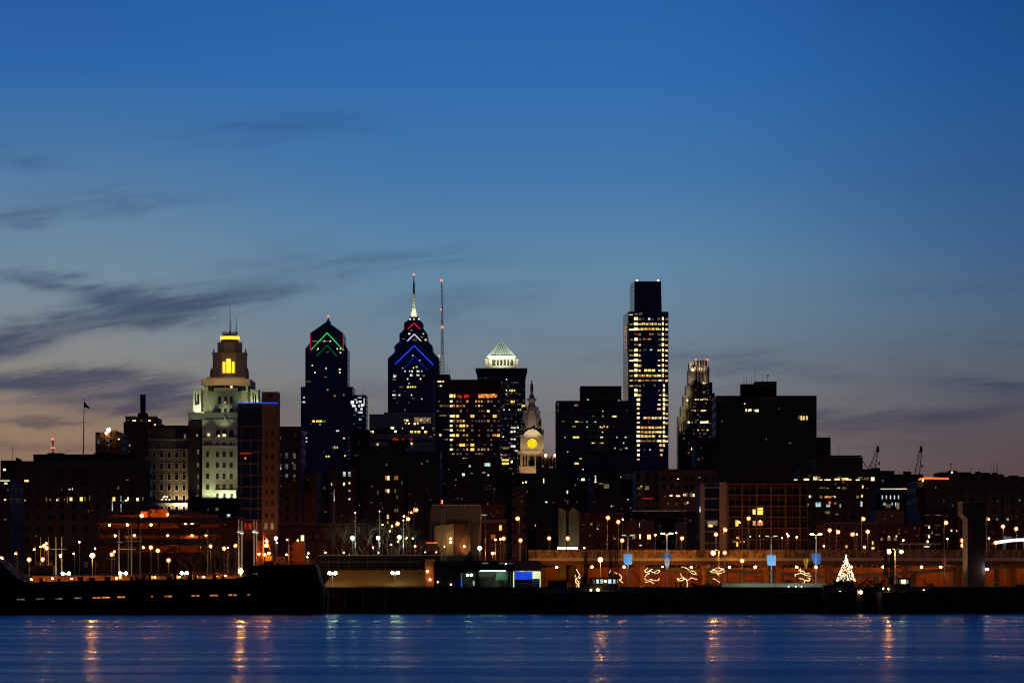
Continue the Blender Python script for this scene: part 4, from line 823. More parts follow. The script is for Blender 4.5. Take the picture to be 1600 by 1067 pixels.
def rgt(b):
    D = b.D
    b.part('roof_plant', M['dark'], (1467,1490,742,747,3,6),(1471,1488,739.6,742,3,6),(1499,1528,740.5,744,2,10),(1533,1547,738.2,744,2,10),(1505,1516,738.6,740.5,3,6))
    mb = MB(); mb.tube([(wx(x,D),D-.6,wz(y,D)) for x, y in ((1435,749),(1441,747.4),(1448,746.8),(1482,747.6))], .33, 5); mb.build('orange_light_line', G['neonorange'], b.root)
    for x in (1519,1551,1555,1559,1561): MB().cyl((wx(x,D),D+4,wz(742,D)),(wx(x,D),D+4,wz(723,D)),.09,.05,4).build('antenna', M['black'], b.root)
    mb = MB(); mb.cyl((wx(1487,D),D+2,wz(742,D)),(wx(1487,D),D+2,wz(725,D)),.14,.08,4); mb.box(wx(1486.3,D),wx(1487.9,D),D+1.6,D+2.3,wz(727,D),wz(724,D)); mb.build('mast', M['black'], b.root)
    MB().ball((wx(1488.5,D),D+2,wz(737.5,D)),.3).build('roof_lamp', G['beaconw'], b.root); b.part('clerestory', M['stone2'], (1433,1444,752,761,-.4,2)); b.part('window', G['cream'], (1441,1443,748.5,752,-.8,.3))
simple('long_black_block', 'long low black block with an orange roof light line at far right', 1250, [(1432,1468,751,None,30,2),(1446,1492,748,None,30,0),(1492,1564,743.5,None,30,1),(1564,1680,745.5,None,30,2)], FM['darkw'], extra=rgt)
# --- cranes and thin masts against the sky
def crane(label, D, xb, yb, xt, yt, hook):
    b = thing('tower_crane', label, 'crane', (wx(xb,D), D, GZ)); A0 = Vector((wx(xb,D), D, GZ)); A1 = Vector((wx(xb,D), D, wz(yb,D))); A2 = Vector((wx(xt,D), D, wz(yt,D)))
    mb = MB(); mb.box(A0.x-2,A0.x+2,D-2,D+2,GZ,GZ+3); lattice(mb, A0.x, D, GZ+3, A1.z, 1.1, 1.1, 12, .2); mb.build('mast', M['black'], b)
    mb = MB(); d = A2-A1; n = 12; u = d.normalized(); p = Vector((-u.z,0,u.x))
    for s_ in (-1,1): 
        for q in (-.7,.7): mb.cyl(A1+p*s_*1.5+Vector((0,q,0)), A2+p*s_*.4+Vector((0,q*.5,0)), .2, .16, 4)
    for i in range(n):
        s_ = 1 if i % 2 else -1
        a = A1.lerp(A2,i/n)+p*s_*(1.5-1.1*i/n); c = A1.lerp(A2,(i+1)/n)-p*s_*(1.5-1.1*(i+1)/n); mb.cyl(a, c, .13, None, 4)
    mb.build('jib', M['black'], b)
    MB().box(A2.x-.55,A2.x+.55,D-.6,D+.6,A2.z-1.6,A2.z+1.2).build('jib_head', M['black'], b)
    mb = MB(); mb.cyl(A2+Vector((.6,0,0)), Vector((wx(hook[0],D),D,wz(hook[1],D))), .05, None, 4); mb.box(wx(hook[0],D)-.35,wx(hook[0],D)+.35,D-.3,D+.3,wz(hook[1],D)-1.2,wz(hook[1],D)); mb.build('hoist_line', M['black'], b)
    mb = MB(); back = A1+Vector((-4.5,0,6)); mb.cyl(A1, back, .25, None, 4); mb.cyl(back, A2, .06, None, 4); mb.build('tie_rope', M['black'], b)
crane('tilted lattice crane rising behind the stepped block with lit top floor', 1700, 1361, 738, 1371.5, 701, (1373.5,722))
crane('taller lattice crane standing left of the orange roof light line', 1750, 1430, 760, 1439, 701, (1441,726))
def mast(label, D, x, y0, y1, r=.2, beacons=(), lat=False, base=None, m='black'):
    b = thing('mast', label, 'mast', (wx(x,D), D, GZ))
    mb = MB()
    if lat: lattice(mb, wx(x,D), D, GZ, wz(y1,D), r*5, r*1.6, 24, r*.6)
    else: mb.cyl((wx(x,D),D,GZ),(wx(x,D),D,wz(y1,D)),r*1.5,r*.7,6)
    mb.build('pole', M[m], b)
    for (bx, y, rr) in beacons: MB().ball((wx(bx,D),D-.5,wz(y,D)),rr).build('beacon', G['beacon'], b)
    return b
mast('small red-lit lattice mast against the sunset at far left', 1900, 82.5, 700, 686, .22, [(82.5,686,.55),(81,699.5,.45),(84.5,699.5,.45)], True)
mast('thin bare pole at the far left edge of the roofs', 1200, 20, 730, 697, .12)
mast('thin dark mast between the two cranes', 1700, 1405, 760, 737, .2)
D = 1160
b = thing('roof_flagpole', 'tall flagpole with a drooping dark flag above the long low block at left', 'flagpole', (wx(130.5,D), D+12, wz(710,D+12)))
MB().cyl((wx(130.3,D+12),D+12,wz(710,D+12)),(wx(131.4,D+12),D+12,wz(624.5,D+12)),.22,.1,6).build('pole', M['steel'], b)
MB().ball((wx(131.4,D+12),D+12,wz(623.6,D+12)),.22).build('finial', M['steel'], b)
mb = MB(); Z = [(wx(x,D+12),wz(y,D+12)) for x, y in ((131.4,626.5),(134.5,630.5),(137.5,634),(140.8,637.3),(139,638.6),(135.5,637),(131.6,636.2))]
mb.xz(Z[::-1], D+11.9, D+12); mb.build('flag', M['dark2'], b)
# lit flagpole
D = 1300
b = thing('flagpole', 'short floodlit white flagpole in front of the brown block left of centre', 'flagpole', (wx(521.5,D), D, GZ))
MB().cyl((wx(521.5,D),D,GZ),(wx(522,D),D,wz(764,D)),.3,.14,6).build('pole', M['white'], b); lamp('SPOT', b, (wx(522,D)+1.2, D-2.5, wz(790,D)), 900, (240,245,255), (wx(522,D),D,wz(772,D)), 50, .2)
# --- unlit filler streets behind everything: rows of plain roofs that close the gaps between the towers
rg = random.Random(77)
fm = [FM['brickw'], FM['darkw'], FM['stonew'], FM['plum'], M['dark2']]
k = 0
for D, y0, jit in ((1780, 748, 14), (2600, 752, 18), (1570, 790, 12)):
    x = -120
    while x < 1720:
        w_ = rg.uniform(34, 78); y = y0+rg.uniform(-jit, jit)
        if D > 2000: w_ *= .7
        b = Bld('city_block', 'low unlit city block in the dark rows of roofs below the towers', D+rg.uniform(-30,30), x+w_/2, 'building', 'unlit roofs below the towers')
        dd = b.D
        b.wall(fm[k % 5], [(x+.5,x+w_-1.5,y,None,26)])
        b.part('roof_house', M['dark'], (x+w_*.3,x+w_*.55,y-rg.uniform(2,5),y,5,8))
        for j in range(rg.randint(1, 4)):
            b.win(G[rg.choice(('dim','warm','dimcool','dim','white'))], (x+rg.uniform(4, w_-6), rg.uniform(y+6, min(y+60, 850)), rg.uniform(1.6,3), rg.uniform(1.6,3.4)))
        b.done(); x += w_; k += 1
# ================================================================== near city and waterfront
# --- parking garage
D = 1000
b = Bld('parking_garage', 'open-sided parking garage glowing orange between its dark floors', D, 255)
for (y0, y1) in ((808,817),(825,835),(841.5,852),(863,872)): b.part('floor_slab', M['brown'], (152,345,y0,y1,0,.6),(152,345,y1-1.2,y1-.2,.62,26))
for x in (153,214,247,279,310.5,343): b.part('column', M['brown'], (x,x+2.4,808.2,900,.7,1))
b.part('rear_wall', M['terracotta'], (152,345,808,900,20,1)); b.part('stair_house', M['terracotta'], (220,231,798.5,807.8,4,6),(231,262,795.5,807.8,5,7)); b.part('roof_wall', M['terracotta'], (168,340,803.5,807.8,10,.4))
b.part('roof_sign', M['terracotta'], (287.5,314.5,799.8,805,2,.4)); b.part('sign_lettering', M['black'], (297.5,303,801.8,803,1.9,.1))
for x, y in ((235,799.5),(244.5,798.5)): b.part('stair_opening', M['black'], (x-2,x+2,y-2,y+2,4.9,.2))
for x, y, dd in ((221.5,806,1.5),(262,804,2.5),(300,818.5,10),(290,818.5,14),(236,820,10),(199,820,12),(171,820.5,9),(262,836.5,9),(300,836.5,10),(322,837,12),(210,836,9),(180,837,9),(270,855,10),(224,855.5,10),(312,855.5,10)):
    big = dd < 3; MB().ball((wx(x,D+dd), D+dd, wz(y-.3,D+dd)), .42 if x < 222 and big else .27, 6).build('ceiling_lamp', G['garage'], b.root)
b.win(G['orange'], (296,821,26,4.6)); b.w = []
b.part('ramp_wall', M['terracotta'], (262,277,853,862,8,.4)); b.part('ramp_wall', M['terracotta'], (280,309,819,824.6,8,.4)); b.part('ramp_wall', M['terracotta'], (281,322,836.5,841,11,.4)); b.part('ramp_wall', M['terracotta'], (196,222,837.5,841,11,.4)); b.done()
rg = random.Random(4)
def car_mesh(b, x0, x1, D, y0, y1, van=False):
    z0, z1 = wz(y1,D), wz(y0,D); X0, X1 = wx(x0,D), wx(x1,D); L = X1-X0; h = z1-z0
    pts = [(0,.18),(0,.5),(.06,.56),(.22,.6),(.34,.97),(.40,1),(.72,1),(.80,.95),(.92,.62),(1,.55),(1,.18)]
    return [(X0+L*p, z0+h*q) for p, q in pts]
def car(name, label, x0, x1, D, y0, y1, m, cat='car', group=None, pts=None, z0=None):
    zb = wz(y1,D) if z0 is None else z0; h = wz(y0,D)-wz(y1,D); X0, X1 = wx(x0,D), wx(x1,D); L = X1-X0; W = 1.8
    c = thing(name, label, cat, ((X0+X1)/2, D+W/2, zb), group)
    pts = pts or [(0,.2),(0,.52),(.05,.58),(.24,.62),(.34,.97),(.40,1),(.72,1),(.80,.95),(.93,.64),(1,.56),(1,.2)]
    mb = MB(); mb.xz([(X0+L*p, zb+h*q) for p, q in pts][::-1], D, D+W); mb.build('body', m, c)
    g_ = [(X0+L*p, zb+h*q) for p, q in ([(.27,.64),(.36,.93),(.52,.93),(.52,.64)] if pts[0] == (0,.2) else [(.50,.62),(.54,.92),(.70,.92),(.70,.62)])]
    MB().xz(g_, D-.03, D+.1).build('window', M['glass'], c)
    g_ = [(X0+L*p, zb+h*q) for p, q in ([(.55,.64),(.55,.93),(.71,.93),(.86,.64)] if pts[0] == (0,.2) else [(.73,.62),(.73,.92),(.86,.92),(.86,.62)])]
    MB().xz(g_, D-.03, D+.1).build('window', M['glass'], c)
    for p in (.2,.8):
        for yy in (D-.05, D+W-.2): MB().cyl((X0+L*p,yy,zb+h*.2),(X0+L*p,yy+.25,zb+h*.2),h*.2,None,12).build('wheel', M['black'], c)
    return c
# --- brick terrace behind the plaza trees
D = 990
b = Bld('brick_terrace', 'long low brick terrace behind the barge and bare plaza trees', D, 500)
b.wall(M['redbrick'], [(434,575,819)]); b.part('cornice', M['stone2'], (433.5,575.5,817.5,819,-.5,3))
b.framed([(x,y) for x in (438,453,461.5,472.5,484.5,497,509,521,533,545,557) for y in (826,839.5) if (x,y) != (472.5,839.5)], 6, 8.5, M['brown'], M['glass'])
b.win(G['core'], (472.5,840.5,5,9)); b.win(G['orange'], (561,826,2.4,5)); b.win(G['dim'], (484,838,2.4,4),(495,838,1.4,3)); b.done()
# --- concrete hall with its sheer walls
D = 960
b = Bld('concrete_hall', 'blank pale concrete hall with bright roof edge right of the plaza trees', D, 710)
mb = MB(); mb.xz([(wx(x,D),wz(y,D)) for x, y in ((671,905),(750.5,905),(750.5,789),(675.5,789),(671.5,804))], D, D+30); mb.build('wall', M['conc'], b.root)
b.part('roof_edge', M['white'], (675.5,751,788.1,789,-.2,3)); b.part('buttress', M['conc'], (732,735,815,905,-2.4,2.4),(736,750,820,905,-1.0,1)); mb = MB(); mb.xz([(wx(x,D),wz(y,D)) for x, y in ((679,905),(709,905),(709,817.5),(679,821))], D-1.2, D); mb.build('wall_panel', M['conc2'], b.root)
mb = MB(); mb.tube([(wx(x,D),D-1.4,wz(y,D)) for x, y in ((677,905),(677,820.5),(711,816.5),(711,818),(732,815.5))], .3, 4); mb.build('pipe', M['dark'], b.root)
b.part('brown_panel', M['brown'], (711,731,816,905,-1.3,1.3)); b.done()  # brown panel between the paler wall sections
lamp('SPOT', b.root, (wx(713,D), D-5, wz(862,D)), 900, (255,205,110), (wx(730,D), D-1.5, wz(853,D)), 60, .2); lamp('SPOT', b.root, (wx(700,D), D-30, wz(895,D)), 2400, (255,225,160), (wx(706,D), D, wz(820,D)), 75, .4)
for x, y, c_ in ((704.7,841.5,'tungsten'),(704.5,847,'tungsten'),(725.5,853.5,'tungsten')): MB().ball((wx(x,D),D-3.2,wz(y,D)),.24,6).build('wall_lamp', G[c_], b.root)
# --- brick office right of it
D = 1005
b = Bld('brick_office', 'dark brick office with pale window band between concrete hall and highway', D, 770)
b.wall(M['redbrick'], [(751,792,812,None,24,0),(751,787,788,812,20,1)]); b.part('pale_band', M['stone2'], (751,791.5,811.5,816,-.3,.4)); b.part('window', G['cool'], (751,761,803.6,805,.8,.3))
b.win(G['yellow'], (782,824.3,4,8.2)); b.win(G['orange'], (770.5,838.5,7,7)); b.win(G['dim'], (776.5,798.5,2,2.4),(772,805.5,2,1),(768.5,805.5,2,1),(767,801,2,1)); b.framed([(x,y) for x in (758,770.5) for y in (824,) ]+[(758,838)], 5.5, 8, M['brown'], M['glass']); b.done()
fence = Bld('iron_fence', 'tall iron fence with pale posts in front of the dark brick office', 975, 782, 'fence')
for i in range(11): fence.part('post', M['steel'], (766+i*3.1,766.5+i*3.1,849,864,0,.1))
fence.part('rail', M['steel'], (765.5,798,850,850.5,.01,.08),(765.5,798,861,861.5,.01,.08))
# --- twin floodlit fins
footl = glow('fin_footlight', (255,245,190), 22, 0, light=True)
D = 975
for pts, lb in ((((873,905),(884.5,905),(884.5,798.5),(873,792.5)), 'left and narrower of two pale floodlit slanted-top fins by the highway'), (((889,905),(905,905),(905,800.5),(895.5,792),(889,799.5)), 'right and wider of two pale floodlit slanted-top fins by the highway')):
    fx = sum(p[0] for p in pts)/len(pts); r_ = thing('ribbed_fin_wall', lb, 'monument', (wx(fx,D),D,GZ))
    mb = MB(); mb.xz([(wx(x,D),wz(y,D)) for x, y in pts], D, D+7); mb.build('wall', M['conc'], r_)
    x0 = min(p[0] for p in pts); x1 = max(p[0] for p in pts)
    for i in range(int((x1-x0)/2.4)): MB().box(wx(x0+1+i*2.4,D),wx(x0+1.5+i*2.4,D),D-.22,D,GZ,wz(803,D)).build('rib', M['conc'], r_)
    for x in ((872.5,877,881.6) if x0 < 880 else (887,890.6,894,896.6,899.8)):
        MB().ball((wx(x,D),D-5,wz(856.4,D)),.28,6).build('footlight', footl, r_)
# --- brick row with scattered windows
D = 1020
b = Bld('brick_rowhouses', 'dark red brick row with scattered lit windows right of the twin fins', D, 940)
b.wall(M['redbrick'], [(906,975,802)]); b.part('cornice', M['brown'], (905.5,975.5,800.6,802,-.3,1))
b.framed([(x,y) for x in (911.5,924,935.5,948,961,970) for y in (811,823.5,837.5,851)], 5.4, 7.4, M['brown'], M['glass'])
b.win(G['orange'], (911.5,825,3,3),(960.7,839.5,4.4,5)); b.win(G['dim'], (911.5,821,3,4),(935,821.6,4,5),(924,818.6,3,4),(923.5,851.6,3,2)); b.win(G['white'], (924,822.6,3,2),(934.4,825.6,3,2.4),(923,836,3,2),(924.6,839,2,2)); b.done()
D = 1015
b = Bld('narrow_brick_house', 'low brick house with one bright lit window behind the twin-armed banner lamps', D, 1000)
b.wall(M['redbrick'], [(976,1021,814)]); b.part('parapet', M['brown'], (975.6,1021.4,812.6,814,-.3,1)); b.part('drainpipe', M['steel'], (1020.4,1021,816,858,-.2,.2))
b.framed([(990,819.6),(1001.5,820),(1012.5,820),(982,838),(1014.5,851)], 5.6, 8, M['stone2'], M['glass'])
b.win(G['dim'], (990.6,819.6,3,5),(990.4,838,5,7)); b.win(G['cream'], (1000,820,2,6.4),(1000,838,2,7)); b.win(G['core'], (1012.4,838.6,1.8,7.4)); b.win(G['warm'], (1015.4,838.6,3,7.4)); b.win(G['cool'], (1001,851.6,4,1.8)); b.done()
simple('unlit_brick_store', 'unlit low store with a pale roof line left of the brown framed apartments', 1040, [(975,1092,800)], FM['darkw'], [('dim', [(1030,797.8,84,.7)]), ('cool', [(1060,848,2,2)])])
# --- ribbed pale wall + dark glass stack + framed apartments
D = 1015
b = Bld('ribbed_concrete_stair', 'short ribbed pale stair tower beside the dark glass stack', D, 1065)
b.wall(M['conc'], [(1059,1073.5,815)])
for i in range(6): b.part('rib', M['conc'], (1060+i*2.3,1060.8+i*2.3,817,905,-.3,.3))
D = 1075
b = Bld('framed_apartment_block', 'brown apartment block with an orange-lit grid frame of large dark windows', D, 1185)
for x in (1108,1150,1195,1240): lamp('SPOT', b.root, (wx(x,D), D-26, GZ+6), 2600, (255,165,95), (wx(x,D), D, wz(800,D)), 90, .4, blend=1.0)  # unseen orange spots added to light the grid frame
b.wall(M['dark'], [(1136,1262,753,None,24,2)], 'core'); b.wall(M['glass'], [(1101,1124,757,None,20,3)], 'glass_stack'); b.wall(M['stone2'], [(1094,1101,757,None,18,2),(1124,1136,753,None,24,.5)], 'end_wall')
for i, y in enumerate((756,773.3,790.6,807.4,824.8,842.4,859)):
    b.part('floor_beam', M['brown'], (1136,1262,y-.9,y+.9,0,2)); 
    if i < 6: b.part('transom', M['brown'], (1136,1262,y+5.4,y+5.9,.9,.3)); b.part('spandrel', M['stone2'], (1101,1124,y+4.6,y+6.4,1.8,1))
for i in range(6):
    b.part('pier', M['brown'], (1136+i*22.6,1138.4+i*22.6,757,905,-.25,2.2)); b.part('mullion', M['brown'], (1148.2+i*22.6,1148.9+i*22.6,757,905,.7,.5))
for i in range(4): b.part('mullion', M['brown'], (1131+i,1131.3+i,757,760,.45,.05)) if i < 0 else None
for q in ((1178.2,799.4,4.4,8,'warm'),(1187.6,798.4,9,11,'yellow'),(1178.4,817,4,7,'warm'),(1187.6,817,8.4,7,'orange'),(1151.4,817,4.4,9.4,'yellow'),(1113,817,17,8,'dim'),(1110,821,7,4,'warm'),(1152,850,2.4,7,'yellow'),(1148,846,6,3,'dim'),(1160,846,8,2,'orange'),(1172,838,2,2,'cream'),(1169,842,2,2,'warm'),(1187,837,2,2,'cream'),(1193,842,2,2,'warm'),(1153,840,5,4,'orange'),(1093.8,795.6,1.4,8,'white')): b.win(G[q[4]], q[:4], dD=0) if q[0] < 1094 else b.w.append((q[0],q[1],q[2],q[3],G[q[4]],1.95))
b.done()
D = 1045
b = Bld('redbrick_warehouse', 'low red-brick warehouse with pale-framed windows right of the framed apartments', D, 1330)
b.wall(M['redbrick'], [(1289,1371.5,818)]); b.part('cornice', M['stone2'], (1288.6,1372,816.4,817.6,-.3,1)); b.part('drainpipe', M['stone2'], (1289,1289.6,818,905,-.2,.2))
b.framed([(x,y) for x in (1296.5,1310,1322.4,1336.4,1349.5,1363.6) for y in (824,840,855)], 6, 7.4, M['stone2'], M['glass']); b.win(G['warm'], (1322.6,853.6,3,4),(1363.6,848,2,5)); b.win(G['cream'], (1364,856,4,3),(1350.6,854.6,4,4)); b.w = [(q[0],q[1],q[2],q[3],q[4],-.12) for q in b.w]; b.done()
simple('wide_brick_terrace', 'wide dim red-brick terrace with pale corner trim left of the concrete pylon', 1050, [(1372,1438,819)], M['redbrick'], [('cream', [(1389,838.6,2,2.4),(1400.6,837.4,1.8,2.4)]), ('dim', [(1377.4,842,4,4),(1399,842,5,4),(1429.5,825,1.4,2.4),(1389,841,5,6)])], extra=lambda b: [b.part('corner_trim', M['stone2'], (1372,1373.2,819,905,-.2,.2)), b.part('corner_trim', M['stone2'], (1436.6,1437.8,819,905,-.2,.2))])
simple('arch_window_mill', 'tall dim brick mill with faint arched window heads left of the concrete pylon', 1080, [(1438,1497,798)], M['redbrick'], [('dim', [(x,y,9,1) for x in (1449.5,1465.5) for y in (804.6,820.4,835)]), ('cream', [(1451.6,823.6,2.4,3),(1451.4,838,2.4,4),(1495,829,1.4,1.4)]), ('warm', [(1486.6,828.6,2.4,3)])])
simple('brick_corner_house', 'dim red-brick house behind the white canopy light at the far right', 1060, [(1541,1660,821)], M['redbrick'], [('cool', [(1558,811,2.6,2.6),(1574.5,811,3,3)]), ('dimcool', [(1575,840,14,4)])])
simple('garage_side_block', 'low red-brown block between the parking garage and glass apartments', 1020, [(346,370,806)], M['redbrick'], [('cool', [(357,805,5,4)]), ('dim', [(325,813,1,2),(345,843,2,3)])])
simple('plain_brick_shed', 'low dim brick shed behind the orange lamps at centre left', 1000, [(576,670,846)], M['redbrick'], [('warm', [(606,807,3,6.4),(606,815.6,1.8,4),(561,826,2,5)])])

# --- white arched canopy at far right
D = 975
r_ = thing('arched_canopy', 'glowing white arched canopy at the right edge of the highway', 'canopy', (wx(1600,D),D,GZ))
mb = MB(); pts = [(1557+i*8.6, 847.5-4.6*math.sin(math.pi*min(1,(i)/10))) for i in range(11)]
for i in range(10):
    (xa_, ya_), (xb_, yb_) = pts[i], pts[i+1]; mb.add([(wx(xa_,D),D,wz(ya_+2.4,D)),(wx(xb_,D),D,wz(yb_+2.4,D)),(wx(xb_,D),D,wz(yb_-2.4,D)),(wx(xa_,D),D,wz(ya_-2.4,D)),(wx(xa_,D),D+4,wz(ya_+2.4,D)),(wx(xb_,D),D+4,wz(yb_+2.4,D)),(wx(xb_,D),D+4,wz(yb_-2.4,D)),(wx(xa_,D),D+4,wz(ya_-2.4,D))], [(0,1,2,3),(7,6,5,4),(0,4,5,1),(3,2,6,7),(0,3,7,4),(1,5,6,2)])
mb.build('light_panel', G['arc'], r_)
for x in (1571,1600,1630): MB().box(wx(x,D),wx(x+1.2,D),D+1,D+1.5,GZ,wz(845,D)).build('post', M['steel'], r_)

# --- elevated highway: deck, parapet, girder, piers and a lower ramp
D = 950
hw_ = thing('elevated_highway', 'long concrete elevated highway lit orange across the right half', 'highway bridge', (wx(1230,D),D,GZ))
def hb(nm, m, x0, x1, y0, y1, a, dp): MB().box(wx(x0,D),wx(x1,D),D+a,D+a+dp,wz(y1,D),wz(y0,D)).build(nm, m, hw_)
hb('parapet', M['stained'], 826, 1700, 858.5, 871.4, .3, .4); hb('deck', M['stone'], 826, 1700, 871.4, 876, -.3, 26); hb('girder', M['brown'], 826, 1700, 876, 882.5, .6, 1.2); hb('abutment', M['conc2'], 826, 846, 882.5, 917, .6, 10)
for x in (905,1004,1100,1197.5,1216,1298,1416,1497,1586,1660):
    hb('bridge_pier', M['sodium_brown'], x-3.2, x+3.2, 884.5, 918, 1.2, 4); hb('pier_cap', M['conc2'], x-7, x+7, 880, 884.4, 2.0, 18)  # orange lamp light put into the brown of the piers
for x in (860,915,970,1030,1090,1150,1210,1270,1330,1390,1450,1560,1620): lamp('SPOT', hw_, (wx(x,D), D-24, GZ+.4), 1700*(.45+1.1*((x*7)%10)/10), (255,146,56), (wx(x,D), D, wz(868,D)), 100, .3, blend=1.0)  # unseen ground spots added to wash the parapet orange
def ramp(label, pts, D, th, x0):
    r_ = thing('highway_ramp', label, 'ramp', (wx(x0,D),D,GZ)); mb = MB()
    for (xa_, ya_), (xb_, yb_) in zip(pts, pts[1:]):
        q = [(wx(xa_,D),wz(ya_+th,D)),(wx(xb_,D),wz(yb_+th,D)),(wx(xb_,D),wz(yb_,D)),(wx(xa_,D),wz(ya_,D))]; mb.xz(q, D, D+9)
    mb.build('deck', M['stone'], r_)
    for (xa_, ya_) in pts[1:-1]: MB().box(wx(xa_-3,D),wx(xa_+3,D),D+1.5,D+4.5,GZ,wz(ya_+th,D)).build('bridge_pier', M['conc2'], r_)
ramp('lower ramp descending rightward under the elevated highway', [(1008,884.5),(1060,886),(1110,888),(1160,890.5),(1210,893),(1308,896.5)], 958, 5.5, 1150)
ramp('lower ramp rising rightward behind the concrete pylon', [(1310,897),(1370,894.6),(1430,891),(1500,886.6),(1560,883.4),(1640,879.5)], 956, 5.5, 1480)
D = 977
b = Bld('retaining_wall', 'orange-lit panelled retaining wall under the elevated highway', D, 1150, 'wall')
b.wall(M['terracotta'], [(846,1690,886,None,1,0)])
for i in range(38): b.part('wall_joint', M['dark'], (850+i*22,850.8+i*22,887,919,-.04,.1))
# --- plaza: terraces, promenade wall
D = 834
tw = thing('terraced_seating', 'broad brown stepped terrace rising from the quay left of the black terminal', 'steps', (wx(590,D),D,GZ))
mb = MB()
for i in range(9): z1 = GZ+.5*(i+1)-.35; mb.box(wx(503+i*1.5,D),wx(664,D),D+2.6*i,D+2.6*(i+1)+(.0 if i < 8 else 6),GZ-.002*i,z1)
mb.build('steps', M['sodium_brown'], tw)  # orange lamp light put into the colour of the steps
for i in range(9): z1 = GZ+.5*(i+1)-.35; MB().box(wx(503+i*1.5,D),wx(664,D),D+2.6*i-.05,D+2.6*i+.35,z1-.12,z1+.02).build('step_edge', M['brown'], tw)
D = 866
pw = Bld('promenade_wall', 'long dark promenade wall with pale coping behind the terraced seating', D, 590, 'wall'); pw.wall(M['dark'], [(498,688,868,None,18,0)]); pw.part('coping', M['stone'], (497,689,866.4,868,-.3,19)); 
for x in (513,528,545,574,602,640): pw.part('pilaster', M['brown'], (x,x+1,868.2,893,-.3,.3))
pw.part('handrail', M['steel'], (500,655,877.2,877.8,-.5,.08))
D = 838
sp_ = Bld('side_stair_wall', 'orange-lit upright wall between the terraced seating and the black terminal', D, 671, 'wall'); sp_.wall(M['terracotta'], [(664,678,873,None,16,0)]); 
for x, y in ((668,892),(672,905)):
    MB().ball((wx(x,D),D-.5,wz(y,D)),.2,6).build('wall_lamp', G['tungsten'], sp_.root); sp_.part('opening', M['black'], (x-3,x+2,y-3,y-.8,-.06,.1))
# bollards
for i, (x, y, dd) in enumerate([(552.5,906,850),(559.5,899,860),(568,905.5,850),(576,905.5,850),(592.6,905.5,850),(619.6,905,850),(647,905,850),(590,890.5,862),(602,890.5,862),(629,890.5,862),(655.6,890.5,862),(534,904.5,850),(524,907,846)]):
    z = wz(y+2.4,dd); o = tag(MB().lathe((wx(x,dd),dd),[(.16,z-1.6),(.16,z+.55),(.1,z+.68)],8).build('bollard', M['white']), 'short pale bollard standing on the terraced seating', 'bollard', 'pale bollards on the terraced seating')
# grass bank at left
mb = MB(); D = 880; mb.add([(wx(-60,D),D,GZ+.004),(wx(430,D),D,GZ+.004),(wx(430,D+50),D+50,GZ+3.2),(wx(-60,D+50),D+50,GZ+3.2),(wx(-60,D+80),D+80,GZ+.004),(wx(430,D+80),D+80,GZ+.004)], [(0,1,2,3),(3,2,5,4)])
o = mb.build('grass_bank', M['grass']); o['kind'] = 'structure'

# --- terminal building on the quay
D = 831
b = Bld('ferry_terminal', 'low black flat-roofed quay building with a green-lit stair hall', D, 760)
b.wall(M['black'], [(678,720,884,None,14,0),(743,748,884,None,14,0),(795,800,884,None,14,0),(720,743,884,893.5,14,0),(748,795,884,891,14,0),(678,845,876,883,13,.6),(800,845,884,None,14,4),(720,743,893.5,None,1,9),]); b.wall(M['stone2'], [(748,795,891,None,1,8)], 'hall_rear_wall')
b.part('roof_slab', M['black'], (676,847,883,884,-.6,15)); b.part('hall_floor', M['conc'], (720,795,919,919.8,.1,8)); b.part('glass_wall', M['copper'], (775,793,893,906,5,.2))
b.part('stair', M['steel'], *[(768+i*1.3,770+i*1.3,900+i*2.1,901+i*2.1,3,1.2) for i in range(9)]); mb = MB(); mb.tube([(wx(768.5,D+2.8),D+2.8,wz(897,D+2.8)),(wx(780,D+2.8),D+2.8,wz(915,D+2.8))],.07,4); mb.build('stair_rail', M['white'], b.root)
b.part('doorframe', M['steel'], (720.2,742.8,910.7,911.3,.6,.1),(731,731.6,894,919,.6,.1)); b.part('post', M['white'], (797.4,798.6,892,919,-.4,.2)); b.part('rear_doorway', M['brown'], (779,785,906,919,7.6,.3)); b.part('counter', M['dark2'], (751,768,901,919,6,1.2))
for x, y in ((730.6,898),(736.2,897.8)): MB().ball((wx(x,D+4),D+4,wz(y,D+4)),.22,6).build('globe_lamp', G['mercury'], b.root)
b.part('sign_light', G['neonblue'], (720.3,721.4,903,919,-.1,.1)); b.part('sign_light', G['cool'], (739,741.6,907.4,914.4,-.1,.1)); 
MB().box(wx(750,D+3),wx(790,D+3),D+3,D+3.3,wz(892.2,D+3),wz(891.4,D+3)).build('ceiling_light', glow('hall_tube_light', (190,235,205), 22, 0, light=True), b.root)
b.part('roof_railing', M['steel'], (745,802,875.0,875.5,0,.06),*[(745+i*4.8,745.3+i*4.8,875.5,881,.8,.06) for i in range(12)]); b.part('clerestory', G['dimcool'], (753,763,878.4,880.6,.55,.1),(780,788,878.4,880.6,.55,.1),(793,801,878.8,880.8,.55,.1),(805,812,879,880.8,.55,.1),(820,832,879,881,.55,.1))
for x, y in ((684,909),(704.6,912.6),(790.3,880.6)): MB().ball((wx(x,D),D-.4,wz(y,D)),.16,6).build('wall_lamp', G['small'], b.root)
D = 829.5
b = Bld('ticket_booth', 'white-framed kiosk with a large bright blue screen right of the black terminal', D, 823, 'kiosk')
b.part('frame', M['white'], (801.6,804.4,892,919.4,0,2.5),(801.6,845,891,892,0,2.5),(832,834,893.5,919.4,0,2.5),(842.6,845,893.5,919.4,0,2.5),(804.4,832,911,912,0,1)); b.part('roof', M['conc'], (802,845.4,875.5,891,.3,4))
